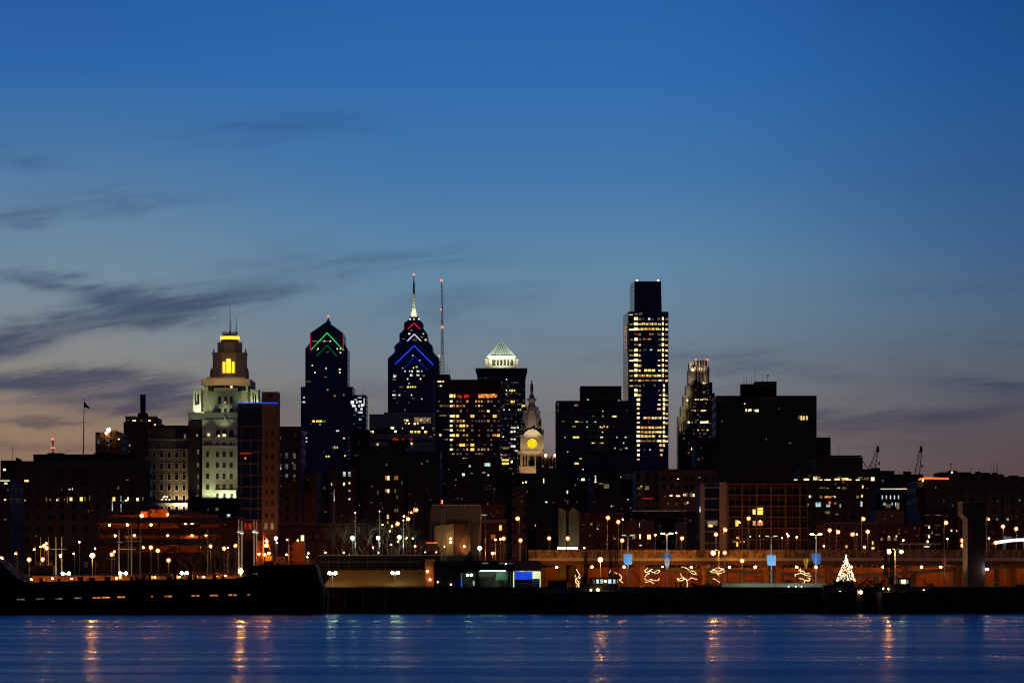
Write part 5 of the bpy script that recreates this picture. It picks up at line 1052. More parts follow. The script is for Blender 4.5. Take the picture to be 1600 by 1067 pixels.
b.part('body', M['dark'], (804.4,845,893.5,919.4,1.2,3)); b.part('screen', G['screen'], (804.4,831.6,893.4,905,.6,.1)); b.part('light_panel', G['boothw'], (832,843.5,892.2,903.6,-.1,.1)); b.part('door', M['blue'], (834.4,842.4,904.5,919.4,.9,.2)); b.part('shelf_goods', M['stone2'], (805,831,912.4,918.6,.7,.3)); b.part('edge_light', G['boothw'], (843.6,844.8,893,918,-.12,.1),(801.8,803.2,893,918,-.12,.1)); b.part('strip_light', G['cool'], (804.4,832,891.8,893,-.12,.1))
# --- concrete pylon
D = 848
r_ = thing('concrete_pylon', 'tall cranked concrete pylon rising from the quay at far right', 'pylon', (wx(1524,D),D,GZ))
mb = MB(); mb.xz([(wx(x,D),wz(y,D)) for x, y in ((1512,919),(1539,919),(1539,784.5),(1504,784.5),(1504,803),(1512,811.5))], D, D+9.5); mb.build('shaft', mat('pylon_concrete', (72,56,44), .9, var=.35, scale=.4), r_)
MB().box(wx(1503.4,D),wx(1539.6,D),D-.15,D+9.6,wz(784.5,D),wz(783.4,D)).build('cap', M['conc2'], r_); MB().box(wx(1539,D),wx(1542,D),D+1,D+2,wz(868,D),wz(864,D)).build('bracket', M['steel'], r_)
mb = MB(); mb.ball((wx(1542,D),D-.4,wz(889,D)),.34,8,.6); mb.build('lamp', G['whitel'], r_); MB().cyl((wx(1539,D),D+.3,wz(889.5,D)),(wx(1542,D),D-.2,wz(889.4,D)),.06,None,5).build('bracket', M['steel'], r_)
lamp('SPOT', r_, (wx(1524,D), D-7, GZ+.4), 150, (255,140,60), (wx(1522,D), D, wz(900,D)), 90, .4); lamp('SPOT', r_, (wx(1455,D), D+5, GZ+.8), 5600, (255,200,130), (wx(1504,D+5), D+5, wz(846,D)), 75, .4)  # added unseen spots: orange wash at the foot, light on the side face
# --- low fence and hedge along the quay
D = 832
r_ = thing('quay_fence', 'long pale mesh fence along the quay right of the lit trees', 'fence', (wx(1215,D),D,GZ))
MB().box(wx(1128,D),wx(1292,D),D+.3,D+.4,GZ,wz(910.6,D)).build('mesh_panel', M['stone'], r_)
for i in range(34): MB().box(wx(1128+i*4.9,D),wx(1128.5+i*4.9,D),D,D+.1,GZ,wz(910,D)).build('post', M['black'], r_)
MB().box(wx(1128,D),wx(1292,D),D,D+.08,wz(910.4,D),wz(909.9,D)).build('top_rail', M['steel'], r_)
for x, y in ((1243,919.6),(1252,920.5),(1232,917)): MB().ball((wx(x,D),D-.6,GZ+.4),.12,6).build('ground_light', G['small'], r_)
lamp('SPOT', r_, (wx(1250,D), D-6, GZ+5), 1300, (220,245,220), (wx(1250,D), D, GZ+.6), 120, .4); lamp('SPOT', r_, (wx(1170,D), D-6, GZ+5), 1300, (220,245,220), (wx(1170,D), D, GZ+.6), 120, .4)
def hedge(label, x0, x1, D, y0, m, seed, cat='hedge', n=900, name='hedge'):
    r = random.Random(seed); mb = MB(); X0, X1 = wx(x0,D), wx(x1,D); H = wz(y0,D)-GZ
    for i in range(n):
        x = r.uniform(X0,X1); y = D+r.uniform(0,1.6); z = GZ+H*(r.random()**.6)*(.8+.3*math.sin(x*1.7+seed)); a = r.uniform(0,6.28); s_ = r.uniform(.06,.2)
        mb.add([(x-s_*math.cos(a),y-s_*math.sin(a),z-s_),(x+s_*math.cos(a),y+s_*math.sin(a),z-s_*.4),(x+.3*s_,y,z+s_*1.6)], [(0,1,2)])
    return tag(mb.build(name, m), label, cat)
hedge('ragged straw-coloured hedge behind the two standing people', 1080, 1134, 834, 911.5, M['grass'], 3)
hedge('low dark hedge between the lit cypress tree and the black boats', 1296, 1384, 836, 906, M['needles'], 5, n=700)
hedge('green shrub glowing around the white lamp by the concrete hall', 716, 752, 880, 866, M['grass'], 6, 'shrub', 1500, 'shrub')
hedge('dark clipped shrub on the terminal roof edge near the blue screen', 811, 820, 836, 862, M['needles'], 9, 'shrub', 500, 'shrub')
hedge('dense dark bushes right of the concrete pylon foot', 1541, 1620, 836, 917, M['needles'], 10, 'bushes', 700, 'bushes')
# --- person silhouettes
def person(x, yt, D, label, lean=0.0, z=GZ, m='black'):
    H = wz(yt,D)-z; X = wx(x,D); me = bpy.data.meshes.new('person'); P = []; E_ = []; Rr = []
    def v(px_, py_, pz, r, par=None):
        P.append((px_*H, py_*H, pz*H)); Rr.append(r*H)
        if par is not None: E_.append((par, len(P)-1))
        return len(P)-1
    pel = v(0,0,.52,.075); ch = v(lean,0,.70,.085,pel); nk = v(lean*1.3,0,.84,.035,ch); hd = v(lean*1.5,-.01,.90,.055,nk); v(lean*1.5,-.01,.96,.048,hd)
    for s_ in (-1,1):
        h = v(s_*.055,0,.48,.055,pel); k_ = v(s_*.06,-.02*s_,.27,.036,h); a = v(s_*.06,.01,.05,.024,k_); v(s_*.065,-.07,.02,.02,a)
        sh = v(lean+s_*.11,0,.79,.034,ch); el_ = v(lean+s_*.13,.01,.63,.026,sh); wr = v(lean+s_*.125,-.05,.49,.018,el_)
        for f_ in range(4): v(lean+s_*.125+(f_-1.5)*.012,-.055,.44-(.005 if f_ in (0,3) else 0),.006,wr)
        v(lean+s_*.105,-.07,.465,.007,wr)
    me.from_pydata(P, E_, []); o = bpy.data.objects.new('person', me); COL.objects.link(o); o.location = (X, D, z)
    sk = o.modifiers.new('Skin', 'SKIN'); 
    for i, r in enumerate(Rr): me.skin_vertices[0].data[i].radius = (r, r)
    me.skin_vertices[0].data[0].use_root = True
    o.modifiers.new('Subdivision', 'SUBSURF').levels = 1; me.materials.append(M[m]); return tag(o, label, 'person')
person(1056.5, 907.6, 833, 'person in dark clothes standing, left of the two by the hedge'); person(1063, 907.4, 833.4, 'person in dark clothes standing, right of the two by the hedge', .02)

# --- trees
def tree(label, x, yt, D, seed, spread=.55, trunk=.26, lit=None, z=GZ, group=None, twigs=5, name='bare_tree', r0=.16, dens=3, bark='bark', cat='tree'):
    r = random.Random(seed); H = wz(yt,D)-z; X = wx(x,D); T = thing(name, label, cat, (X,D,z), group)
    tr = MB(); cr = MB(); br = []
    base = Vector((X,D,z)); top = base+Vector((r.uniform(-.03,.03)*H,0,H*trunk)); tr.cyl(base, top, r0*1.3, r0, 7)
    def grow(p, d, l, rad, lev):
        mid = p+d*l*.5+Vector((r.uniform(-.08,.08),r.uniform(-.08,.08),r.uniform(-.03,.06)))*l; e = mid+(d+Vector((r.uniform(-.2,.2),r.uniform(-.2,.2),.08)))*l*.5
        (tr if lev < 2 else cr).tube([p,mid,e], rad, 4 if lev > 1 else 5, rad*.6); br.append((lev,[p,mid,e]))
        if lev >= twigs: return
        for i in range(dens if lev < 4 else 2):
            a = r.uniform(0,6.28); tl = r.uniform(.35,.85); nd = (d+Vector((math.cos(a)*tl, math.sin(a)*tl, r.uniform(-.1,.3)))).normalized()
            grow(e if i else mid.lerp(e,.6), nd, l*r.uniform(.62,.82), rad*.58, lev+1)
    for i in range(4):
        a = i*1.57+r.uniform(-.4,.4); grow(top, Vector((math.cos(a)*spread, math.sin(a)*spread, 1)).normalized(), H*(1-trunk)*.36, r0*.7, 1)
    tr.build('trunk', M[bark], T); cr.build('crown', M[bark], T)
    if lit:
        lb = MB()
        for lev, pp in br:
            if lev in lit and r.random() < .8:
                lb.tube([q+Vector((0,-.12,0)) for q in pp], .055, 4)
        lb.build('string_lights', G['fairy'], T)
    return T
tree('bare tree left of the three bright plaza lamps', 534, 812, 919, 1, twigs=5, r0=.32)
tree('bare tree greenish-lit between the left and middle plaza lamps', 571, 812, 919, 2, twigs=5, r0=.32)
tree('bare tree greenish-lit between the middle and right plaza lamps', 610, 812, 919, 3, twigs=5, r0=.32)
tree('bare tree just right of the rightmost bright plaza lamp', 645, 830, 919, 14, twigs=4, r0=.28)
tree('wide bare tree in front of the low block right of the parking garage', 340, 828, 925, 4, .7, r0=.28)
tree('small bare tree at the right end of the parking garage', 362, 845, 915, 5, .6, r0=.24)
tree('bare tree below the middle of the parking garage', 300, 858, 915, 6, .6, twigs=4)
tree('bare tree left of the pair of cross-armed masts by the parking garage', 168, 850, 915, 7, .6, twigs=4)
tree('bare tree behind the railings near the left edge', 30, 868, 915, 15, .6, twigs=4)
tree('bare tree in front of the brick terrace left end', 498, 838, 925, 16, .6, twigs=4)
L_ = 'trees wound with string lights on the quay'
def garland_tree(label, x, y0, seed, strings, D=838, trunk_lit=None):
    T = tree(label, x, y0, D, seed, .9, .35, None, group=L_, r0=.1, twigs=4, name='string_lit_tree')
    r = random.Random(seed+50)
    for st in strings:
        P = [Vector((wx(px_,D), D-.25+r.uniform(-.5,.4), wz(py,D))) for px_, py in st]; Q = []
        for p_, q_ in zip(P, P[1:]):
            n = max(2, int((q_-p_).length/.28))
            for i in range(n): Q.append(p_.lerp(q_, i/n)+Vector((r.uniform(-.05,.05),r.uniform(-.1,.1),r.uniform(-.07,.07))))
        Q.append(P[-1]); MB().tube(Q, .055, 4).build('string_light', G['fairy'], T)
    return T
garland_tree('small tree wound with golden string lights left of the boat wheelhouse', 904, 889, 8, [[(900.6,889),(903,893),(906,897),(904,901),(900,904),(899,908),(902,912),(901,918)],[(905,903),(909,901),(912.6,904),(912,909),(909,913),(911,918)],[(898.6,898),(901,906),(905,910),(904,917)]])
garland_tree('tree with loose string lights between boat masts and blue banner', 964, 889, 9, [[(954,890),(952,895),(951,901)],[(960,893),(963,896),(966,895),(970,899),(972,902),(969,906),(966,906)],[(968,905),(973,910)]])
garland_tree('tree with tangled string lights just right of the first blue banner', 1018, 886, 10, [[(1012,887),(1007,891),(1008,893),(1015,895),(1010,898),(1008,901)],[(1014,892),(1022,893.6),(1029,890),(1031,892),(1028,895),(1022,896)],[(1007,903),(1010,906),(1018,905),(1022,907),(1029,906),(1030,903)],[(1008,909),(1016,908),(1022,911)],[(1010,894),(1016,890),(1020,889)]])
garland_tree('lit tree with long slanting light branches beside the two people', 1073, 880, 11, [[(1065,885),(1070,886),(1074,888),(1078,892),(1082,896),(1088,897),(1086,893),(1080,891)],[(1063,896),(1065,900),(1070,903),(1073,906),(1077,905),(1080,902),(1089,905)],[(1058,903),(1060,907),(1066,906),(1070,904),(1064,902),(1059,905)],[(1073,907),(1074,912),(1073,919)]])
garland_tree('flat-topped lit tree below the brightest orange street lamp', 1122, 885, 12, [[(1110,893),(1114,890),(1122,886),(1129,889),(1132,893),(1127,895),(1118,895),(1111,893)],[(1113,889),(1119,892),(1126,891),(1131,888)],[(1114,903),(1119,905),(1121,908),(1124,909)],[(1120,895),(1124,899)]])
garland_tree('leaning lit tree under the yellow pennants', 1256, 887, 13, [[(1248,891),(1251,888),(1250,893),(1254,891),(1257,895),(1266,896)],[(1242,900),(1242,897),(1247,896),(1253,895),(1258,898),(1267,899.6)],[(1248,903),(1254,904),(1258,906),(1264,907),(1266,904),(1262,902)],[(1258,906),(1256,911),(1255,914)]])
# conical tree of lights
D = 842
T = thing('conical_lit_tree', 'tall cone-shaped evergreen covered in warm white lights right of centre', 'christmas tree', (wx(1322,D),D,GZ)); X = wx(1322,D); zt = wz(868,D); zb = wz(907,D); r = random.Random(21)
MB().cyl((X,D,GZ),(X,D,zb+1),.25,.2,8).build('trunk', M['bark'], T); mb = MB(); lb = MB()
for i in range(1500):
    f = r.random()**1.4; a = r.uniform(0,6.28); rr = (1-f)*1.95*r.uniform(.6,1)+.05; x, y, z = X+rr*math.cos(a), D+rr*math.sin(a), zb+(zt-zb)*f
    mb.add([(x,y,z),(x+.34*math.cos(a+.2),y+.34*math.sin(a+.2),z-.16),(x+.3*math.cos(a-.3),y+.3*math.sin(a-.3),z-.05)], [(0,1,2)])
for i in range(330):
    f = r.random()**1.1; a = r.uniform(0,6.28); rr = (1-f)*2.1+.06; s_ = .10 if f < .4 else .085
    lb.ball((X+rr*math.cos(a), D+rr*math.sin(a), zb+(zt-zb)*f-.1), s_, 4)
mb.build('crown', M['needles'], T); lb.build('string_lights', glow('tree_lights', (255,214,165), 5, .4, 1.5), T); MB().ball((X,D,zt+.1),.16,6).build('tree_topper', G['small'], T)

# ================================================================== lamps
LM = [(60,'near the ship stern at left edge'),(112,'among the masts at far left'),(165,'left of the parking garage'),(345,'in front of the parking garage'),(440,'below the glass apartment block'),(560,'in front of the brick terrace'),(672,'among the bare plaza trees'),
      (750,'before the pale concrete hall'),(868,'right of the concrete hall'),(905,'beside the twin fins'),(1030,'before the brick rows at centre'),(1093,'left of the framed apartments'),(1265,'before the framed apartments'),(1375,'before the red-brick warehouse'),(1500,'just left of the concrete pylon'),(1700,'right of the concrete pylon')]
def lmk(x):
    for k_, v_ in LM:
        if x < k_: return v_
ORD = ['first','second','third','fourth','fifth','sixth','seventh','eighth','ninth','tenth','eleventh','twelfth','thirteenth','fourteenth']
KIND = dict(S=('orange street lamp','sodium',.30), B=('large bright orange street lamp','sodiumbig',.46), W=('bright white street lamp','whitel',.40), Y=('bright yellow-green street lamp','mercury',.40), P=('small pale street lamp','tungsten',.17), O=('small orange street lamp','sodium',.18))
def lampdef(x, y, k, D=None, arm=0, top=None): return (x, y, k, D, arm, top)
LAMPS = [(1,873,'B',845,0),(24.5,864.5,'O',900,2),(45,874,'S',880,0),(53,858,'P',900,2),(66,873.5,'S',876,0),(72.5,848.5,'O',900,0),(63.5,854,'O',900,0),(69,852.5,'S',898,0),(73,856,'S',896,0),(115,864.5,'P',930,1),(124,846.5,'P',940,0),(144,867.5,'B',870,0),(148.5,856.5,'P',930,0),(174.5,866,'S',900,0),(178.5,861.5,'O',905,0),
 (235.5,855,'S',950,0),(246.5,860,'S',945,0),(263,875,'S',915,0),(329,853,'S',945,0),(350,856.5,'S',945,0),(356.5,855,'P',950,0),(368,852.3,'S',940,0),(431,840.6,'W',960,0),(432.6,847.5,'P',960,0),(448.3,842.8,'P',965,2),
 (482,864,'P',930,-2),(508.5,863,'P',930,-2),(536.8,863,'P',930,-2),(592,863,'P',915,-2),(551,840.4,'Y',912,0),(591,840,'W',914,0),(624,839,'Y',915,0),
 (597.5,819.6,'P',980,0),(612.5,821.7,'O',980,0),(621.5,818,'S',985,-3),(609,829.5,'P',975,0),(637.7,810.5,'S',990,-3),(631,806.4,'O',995,0),(642.4,800.5,'O',1000,-4),(650.3,796.4,'S',1010,-4),(635.4,840.5,'O',960,0),(645,840.8,'P',960,4),(648.6,853,'O',940,0),(622,845.6,'O',950,0),(611,850.6,'P',950,0),(583,855,'O',940,0),
 (695,853.5,'P',925,0),(749.5,856,'Y',890,0),(749,808.8,'S',985,9),(774,842.8,'O',985,0),(782,842,'O',985,0),(787,841,'S',984,0),(808.3,810,'S',980,3),(813.3,843.8,'S',968,0),
 (858,840.6,'S',1000,0),(887.2,840.8,'S',968,0),(938,874,'B',938,0),(950,808.6,'S',958,-1),(966,815,'S',975,0),(973,811,'P',1000,0),(972.3,844,'S',958,-1),(913,855.6,'P',960,0),
 (1024,835.6,'O',985,0),(1056.6,832,'P',990,0),(1065.8,840.6,'S',965,-1),(1114.6,863.4,'B',940,9),(1132.5,863.2,'S',948,0),(1118.8,834.6,'S',970,0),(1133.4,827.6,'S',958,-3),(1159.6,875.8,'S',940,0),(1170,809.6,'S',975,-1),(1187.8,814,'P',980,0),(1155,815.8,'O',1000,0),
 (1230,834,'P',1000,0),(1232,837,'P',1000,0),(1245,838.7,'O',985,0),(1222,840,'P',1000,0),(1287.5,852.7,'O',965,0),(1296.6,828,'S',985,0),(1309.8,830.8,'S',975,-3),(1332,834.6,'S',980,4),(1339,834.4,'P',1000,0),(1356,830.4,'S',975,0),(1349.4,810.4,'S',978,-3),(1351,854.4,'O',965,0),
 (1389.5,861.5,'B',900,9),(1408.4,861.6,'Y',905,-9),(1337,876,'S',985,0),(1344.7,878.4,'O',988,0),(1353.4,878.4,'O',988,0),(1362.4,878.4,'O',988,0),(1370.8,878.4,'O',988,0),
 (1411.6,843.7,'O',985,0),(1449.6,845.7,'O',985,0),(1480.3,841.6,'P',985,0),(1478.6,816.3,'S',958,-3),(1503.8,844,'S',968,0),(1504.2,852,'S',966,0),
 (1545,811,'O',962,-3),(1545.4,840.8,'O',968,0),(1567.5,822.2,'S',985,0),(1588,825.8,'S',985,0),(1556,847.6,'S',972,0),(1488.7,877.6,'P',962,0),(1485,876.4,'P',962,0)]
BR = {}
for L in LAMPS: BR.setdefault((KIND[L[2]][0], lmk(L[0])), []).append(L)
for (kn, place), ls in BR.items():
    ls.sort(key=lambda q: q[0])
    for i, (x, y, k_, D, arm) in enumerate(ls):
        lb_ = f'{kn} {place}'+(f', {ORD[i]} such lamp from left' if len(ls) > 1 else '')
        assert len(lb_.split()) <= 16, lb_
        c_, r_ = KIND[k_][1:]; zh = wz(y,D); X = wx(x,D); xp = wx(x+arm,D) if arm else X+.02
        zb_ = 13.2 if (x > 830 and y < 858 and 950 < D < 977) else GZ
        T = thing('street_lamp', lb_, 'street lamp', (xp, D, zb_), 'street lamps along the waterfront and highway')
        zt_ = zh+.5 if arm else zh-r_*.9
        MB().cyl((xp,D+.3,zb_),(xp,D+.3,zt_),.13,.08,6).build('pole', M['steel'], T)
        if arm: MB().tube([(xp,D+.3,zt_),((xp+X)/2,D+.1,zt_+.25),(X,D,zh+r_+.1)],.06,5).build('arm', M['steel'], T)
        MB().lathe((X,D+.02),[(r_*.5,zh+r_*.85),(r_*.75,zh+r_*1.0),(r_*.2,zh+r_*1.35)],8).build('lamp_cap', M['black'], T)
        MB().ball((X,D,zh), r_, 8).build('globe', G[c_], T)
        MB().ball((X,D+r_*2.2,zh), r_*(1.95 if k_ in 'SO' else 1.45), 10, 1.0).build('halo_ball', G['halow' if k_ == 'W' else 'haloy' if k_ == 'Y' else 'halo'], T)  # glowing ball behind the bulb, added to imitate a halo
# twin globes on short posts
for i, (xa_, xb_, y, D, pl) in enumerate([(98,108,895.7,838,'at far left below the first masts'),(188,197,895.4,838,'below the tall masts in front of the parking garage'),(284,292,895,838,'below the right half of the parking garage'),(515,524,895,834,'at the left end of the terraced seating'),(613.5,622,894.6,836,'in the middle of the terraced seating')]):
    T = thing('twin_globe_lamp', 'pair of greenish-white globes '+pl, 'lamp', (wx((xa_+xb_)/2,D),D,GZ), 'twin globe lamps along the quay'); xm = wx((xa_+xb_)/2,D)
    MB().cyl((xm,D,GZ),(xm,D,wz(y-1,D)),.09,.07,6).build('pole', M['steel'], T); MB().box(wx(xa_,D),wx(xb_,D),D-.04,D+.04,wz(y+.4,D),wz(y-.2,D)).build('crossarm', M['steel'], T)
    for x in (xa_, xb_): MB().ball((wx(x,D),D-.12,wz(y,D)),.36,8).build('globe', G['mercury'], T)
# cross-armed white masts
def armmast(label, x, y0, y1, D, arms=(), head=None, r=.17, flood=0, ya=None, group='white masts on the waterfront', m='white'):
    T = thing('mast', label, 'mast', (wx(x,D),D,GZ), group)
    MB().cyl((wx(x,D),D,min(GZ,wz(y1,D))),(wx(x,D),D,wz(y0,D)),r,r*.6,6).build('pole', M[m], T)
    for (xa_, xb_, y) in arms: MB().cyl((wx(xa_,D),D-.1,wz(y,D)),(wx(xb_,D),D-.1,wz(y,D)),.09,None,5).build('yardarm', M[m], T)
    if flood: lamp('SPOT', T, (wx(x,D)+.9, D-1.6, GZ+.5), flood, (235,245,235), (wx(x,D), D, wz((y0+y1)/2-8,D)), 40, .15)
    return T
armmast('first of four thin pale masts from the left', 63.6, 838, 900, 850, m='stone2'); armmast('second of four thin pale masts from the left', 75.6, 838, 900, 850, m='stone', flood=120)
armmast('third thin pale mast from the left, with a lit crossarm', 87.5, 838, 900, 848, [(79,104,857.4)], flood=260); armmast('fourth thin pale mast from the left, next to the crossarm', 96.5, 838, 900, 849.5, flood=200)
armmast('tall mast with bright top fitting left of the parking garage front', 186, 828, 893, 850, [(182.6,191.6,846.3),(183,212,857.5)], flood=220); armmast('slender grey mast before the parking garage, left of the closest pair', 200.6, 824, 893, 852, m='stone2'); armmast('mast before the parking garage with a faint crossarm', 205.6, 824, 893, 851, [(196,222,845)], m='stone', flood=100); armmast('mast with small lamps before the parking garage right of the crossarm', 219.2, 824, 893, 853, m='stone2')
armmast('thin dark mast at the right part of the parking garage', 324.8, 826, 893, 870, m='steel'); armmast('short grey mast right of the parking garage', 355, 858, 893, 860, m='stone2')
for x, y0, y1, D, f, lb_ in ((373,826,880,845,900,'brightest white mast, left of four beside the barge'),(378,828,880,847,350,'second white mast from left beside the barge, slightly dimmer'),(397,826,880,845,800,'bright white mast just left of the barge crane'),(401,827,880,847,400,'slimmer white mast touching the barge crane')):
    T = armmast(lb_, x, y0-14, y1, D, [(x-3,x+3,y0+1.6)], flood=f, r=.2); MB().box(wx(x-2.6,D),wx(x+2.6,D),D-.3,D-.12,wz(y0+5.6,D),wz(y0+4,D)).build('light_bar', G['white'], T)
for x, y0, D, f, lb_ in ((555,800,885,420,'tall white mast at the left bright plaza lamp'),(593,798,885,420,'tall white mast at the middle bright plaza lamp'),(630.2,812,884,800,'thick white mast at the right bright plaza lamp')):
    T = armmast(lb_, x, y0, 866, D, [(x-3,x+2,y0+14)], flood=0, r=.2); lamp('SPOT', T, (wx(x,D)+.8, D-1.5, wz(866,D)), f, (235,245,235), (wx(x,D), D, wz(840,D)), 45, .15)
    MB().ball((wx(x,D),D-.2,wz(y0+.5,D)),.13,6).build('top_light', G['small'], T)
armmast('left of two tall slim poles before the concrete hall', 690.4, 796, 876, 858, m='stone', flood=110, r=.14); T = armmast('right of two tall slim poles before the concrete hall', 695.4, 794, 876, 860, m='stone', flood=110, r=.14)
# red illuminated number sign on a thin pole
D = 930
T = thing('red_sign', 'small red-lit sign showing a 3 above the concrete hall roof', 'sign', (wx(690.5,D),D,GZ)); MB().cyl((wx(690.5,D),D+.4,GZ),(wx(690.5,D),D+.4,wz(787,D)),.09,.07,5).build('pole', M['dark'], T)
MB().box(wx(688.6,D),wx(692.2,D),D,D+.25,wz(787,D),wz(780.6,D)).build('sign_box', G['neonred'], T)
mb = MB(); mb.tube([(wx(x,D),D-.06,wz(y,D)) for x, y in ((689.6,781.5),(691.2,781.5),(691.2,783.8),(690.2,783.8),(691.2,783.8),(691.2,786.1),(689.6,786.1))],.09,4); mb.build('numeral', G['core'], T)
# multi-lamp mast behind the garage
D = 1090
T = thing('floodlight_mast', 'mast with a cluster of six bulbs above the glowing parking garage', 'floodlight mast', (wx(251,D),D,GZ)); MB().cyl((wx(250.6,D),D,GZ),(wx(250.6,D),D,wz(776,D)),.15,.08,5).build('pole', M['steel'], T)
mb = MB(); mb.tube([(wx(250.6,D),D,wz(781,D)),(wx(266,D),D,wz(780.6,D))],.08,4); mb.tube([(wx(253,D),D,wz(776.5,D)),(wx(262,D),D,wz(776.5,D))],.08,4); mb.build('crossarm', M['steel'], T)
for x, y in ((253.6,780),(259.4,779.8),(264.8,780.2),(255.6,776.6),(257.6,775.2),(261.6,776)): MB().ball((wx(x,D),D-.3,wz(y,D)),.2,6).build('bulb', G['beaconw'], T)
# banner poles with twin arms
def bpole(label, x, y, D, bans, lit=True):
    T = thing('banner_lamp', label, 'street lamp', (wx(x,D),D,GZ), 'twin-armed banner lamps on the quay')
    MB().cyl((wx(x,D),D,GZ),(wx(x,D),D,wz(y,D)),.15,.11,8).build('pole', M['white'], T)
    MB().tube([(wx(x-7.5,D),D,wz(y-.6,D)),(wx(x-4,D),D,wz(y+1,D)),(wx(x,D),D,wz(y+1.6,D)),(wx(x+4,D),D,wz(y+1,D)),(wx(x+7.5,D),D,wz(y-.6,D))],.07,5).build('arm', M['white'], T)
    for s_ in (-1,1): MB().lathe((wx(x+s_*6.4,D),D-.1),[(.2,wz(y+.2,D)),(.5,wz(y-.5,D)),(.36,wz(y-1.4,D))],8).build('lamp_head', G['tungsten'] if lit else G['strip'], T)
    for m, pts in bans: MB().xz([(wx(px_,D),wz(py,D)) for px_, py in pts][::-1], D-.26, D-.2).build('banner', m, T)
    lamp('SPOT', T, (wx(x,D)+1.5, D-6, GZ+1.2), 2600, (215,235,255), (wx(x,D), D-.2, wz(872,D)), 34, .2)  # unseen spot added to brighten the banners
    MB().box(wx(x-4.4,D),wx(x+4.4,D),D-.3,D-.16,wz(865,D),wz(864.6,D)).build('banner_rail', M['white'], T); return T
bl = M['blue']
lb2 = mat('pale_blue_banner', (130,186,236), .8, var=.3, scale=1.5)
bpole('twin-armed lamp with a pale blue banner, nearest the boat masts', 981, 836.5, 842, [(lb2,((974,865.5),(988,865.5),(987.4,881.5),(975,881.5)))], False)
bpole('twin-armed lamp with split dark blue banners right of the boat masts', 1042, 833.8, 842, [(bl,((1034.5,864.5),(1040.5,864.5),(1041,870),(1037.6,873.5))),(bl,((1050.5,864.5),(1043.5,864.5),(1043,870),(1046.8,873.5))),(M['stone'],((1037.6,873.6),(1040.6,871),(1041,886),(1039,884))),(M['stone'],((1046.8,873.6),(1044,871),(1043.4,886),(1045.4,884)))])
bpole('twin-armed lamp with a pale blue banner before the framed apartments', 1205, 838, 842, [(lb2,((1198,867),(1212.6,867),(1212,883),(1199,883)))], False)
bpole('twin-armed lamp with two drooping deep blue banners near the tree of lights', 1275, 835, 842, [(bl,((1267,865.5),(1274.4,865.5),(1274.4,882),(1271,879))),(bl,((1275.4,865.5),(1283,865.5),(1281.6,880),(1275.4,882)))])
def pennant(label, x, y0, y1, D, m, yt):
    T = thing('pennant_pole', label, 'flagpole', (wx(x,D),D,GZ)); MB().cyl((wx(x,D),D,GZ),(wx(x,D),D,wz(yt,D)),.1,.08,6).build('pole', M['dark' if m == 'yellowcloth' else 'steel'], T)
    for s_ in (-1,1): MB().xz([(wx(x+s_*a,D),wz(y,D)) for a, y in ((.6,y0),(4.6,y0),(1.2,y1),(.6,y1))][::-s_], D-.22, D-.18).build('pennant', M[m], T)
    lamp('SPOT', T, (wx(x,D), D-5, GZ+1), 1000, (255,220,170), (wx(x,D),D,wz((y0+y1)/2,D)), 50, .2)  # unseen spot added so the pennants stand out
pennant('dark pole with two yellow pennants above a lit leaning tree', 1259, 872.5, 888, 843, 'yellowcloth', 861)
pennant('lamp pole with two small red pennants left of the concrete pylon', 1475.6, 873.8, 884, 843, 'redcloth', 862)

# ================================================================== boats and vessels
# moored ship at left
D = 800
T = thing('moored_ship', 'long black ship hull with glowing orange rail and small lit ports at left', 'ship', (wx(180,D),D,0))
Zd = lambda x: 908.6-(x-40)*.0165
top = [(-60,858),(-20,868),(2,879),(9,887),(16,893),(27,903),(38,909),(60,908.9)]+[(x,Zd(x)) for x in range(100,371,45)]+[(378,901),(388,897),(402,897)]
mb = MB(); mb.xz([(wx(x,D),wz(y,D)) for x, y in [(402,968),(-60,968)]+[(x,y) for x, y in top]][::-1], D, D+15); mb.build('hull', M['hull'], T)
for x0, x1, y in ((26.5,39,936),(56.5,69.5,935.3),(86,97.5,935),(116.5,128,934),(145,157,933.4),(159,172,933),(183.5,196,932.4),(256,269,931.2),(299.4,305,930.4),(306.6,312,930.3),(328,341,929.8),(357,363,929.2),(364.4,370,929.2),(386.4,391,929),(236.5,239,931.4)):
    for k_ in range(2 if x1-x0 > 8 else 1):
        n_ = 2 if x1-x0 > 8 else 1; w_ = (x1-x0)/n_; MB().box(wx(x0+w_*k_,D),wx(x0+w_*(k_+1)-.4,D),D-.05,D+.3,wz(y+1.0,D),wz(y-1.0,D)).build('port', G['orange' if x0 > 140 else 'dim'], T)
def rail(pts, D, h, step, nm='railing', r=.05, m='terracotta'):
    mb = MB()
    for (xa_, ya_), (xb_, yb_) in zip(pts, pts[1:]):
        n = max(1, int(abs(xb_-xa_)/step))
        for i in range(n+1): x = xa_+(xb_-xa_)*i/n; y = ya_+(yb_-ya_)*i/n; mb.cyl((wx(x,D),D,wz(y,D)),(wx(x,D),D,wz(y-h,D)),r,None,4)
        for k_ in (1,.66,.33): mb.cyl((wx(xa_,D),D,wz(ya_-h*k_,D)),(wx(xb_,D),D,wz(yb_-h*k_,D)),r*.8,None,4)
    return mb.build(nm, M[m], T)
rail([(16,893),(27,903),(38,909),(150,906.8),(250,905.1),(370,903.1),(386,897.4)], D+12, 10, 4.6); rail([(2,879),(9,887),(16,893),(27,903),(38,909)], D+.4, 8, 4)
rail([(45,908.6),(200,906),(360,903.4)], D+1.2, 7.5, 7, r=.04)
MB().box(wx(42,D),wx(372,D),D+8.4,D+8.7,wz(909,D),wz(899.5,D)).build('bulwark', M['sodium_brown'], T)  # bulwark colour carries some of the orange deck glow
rg = random.Random(3)
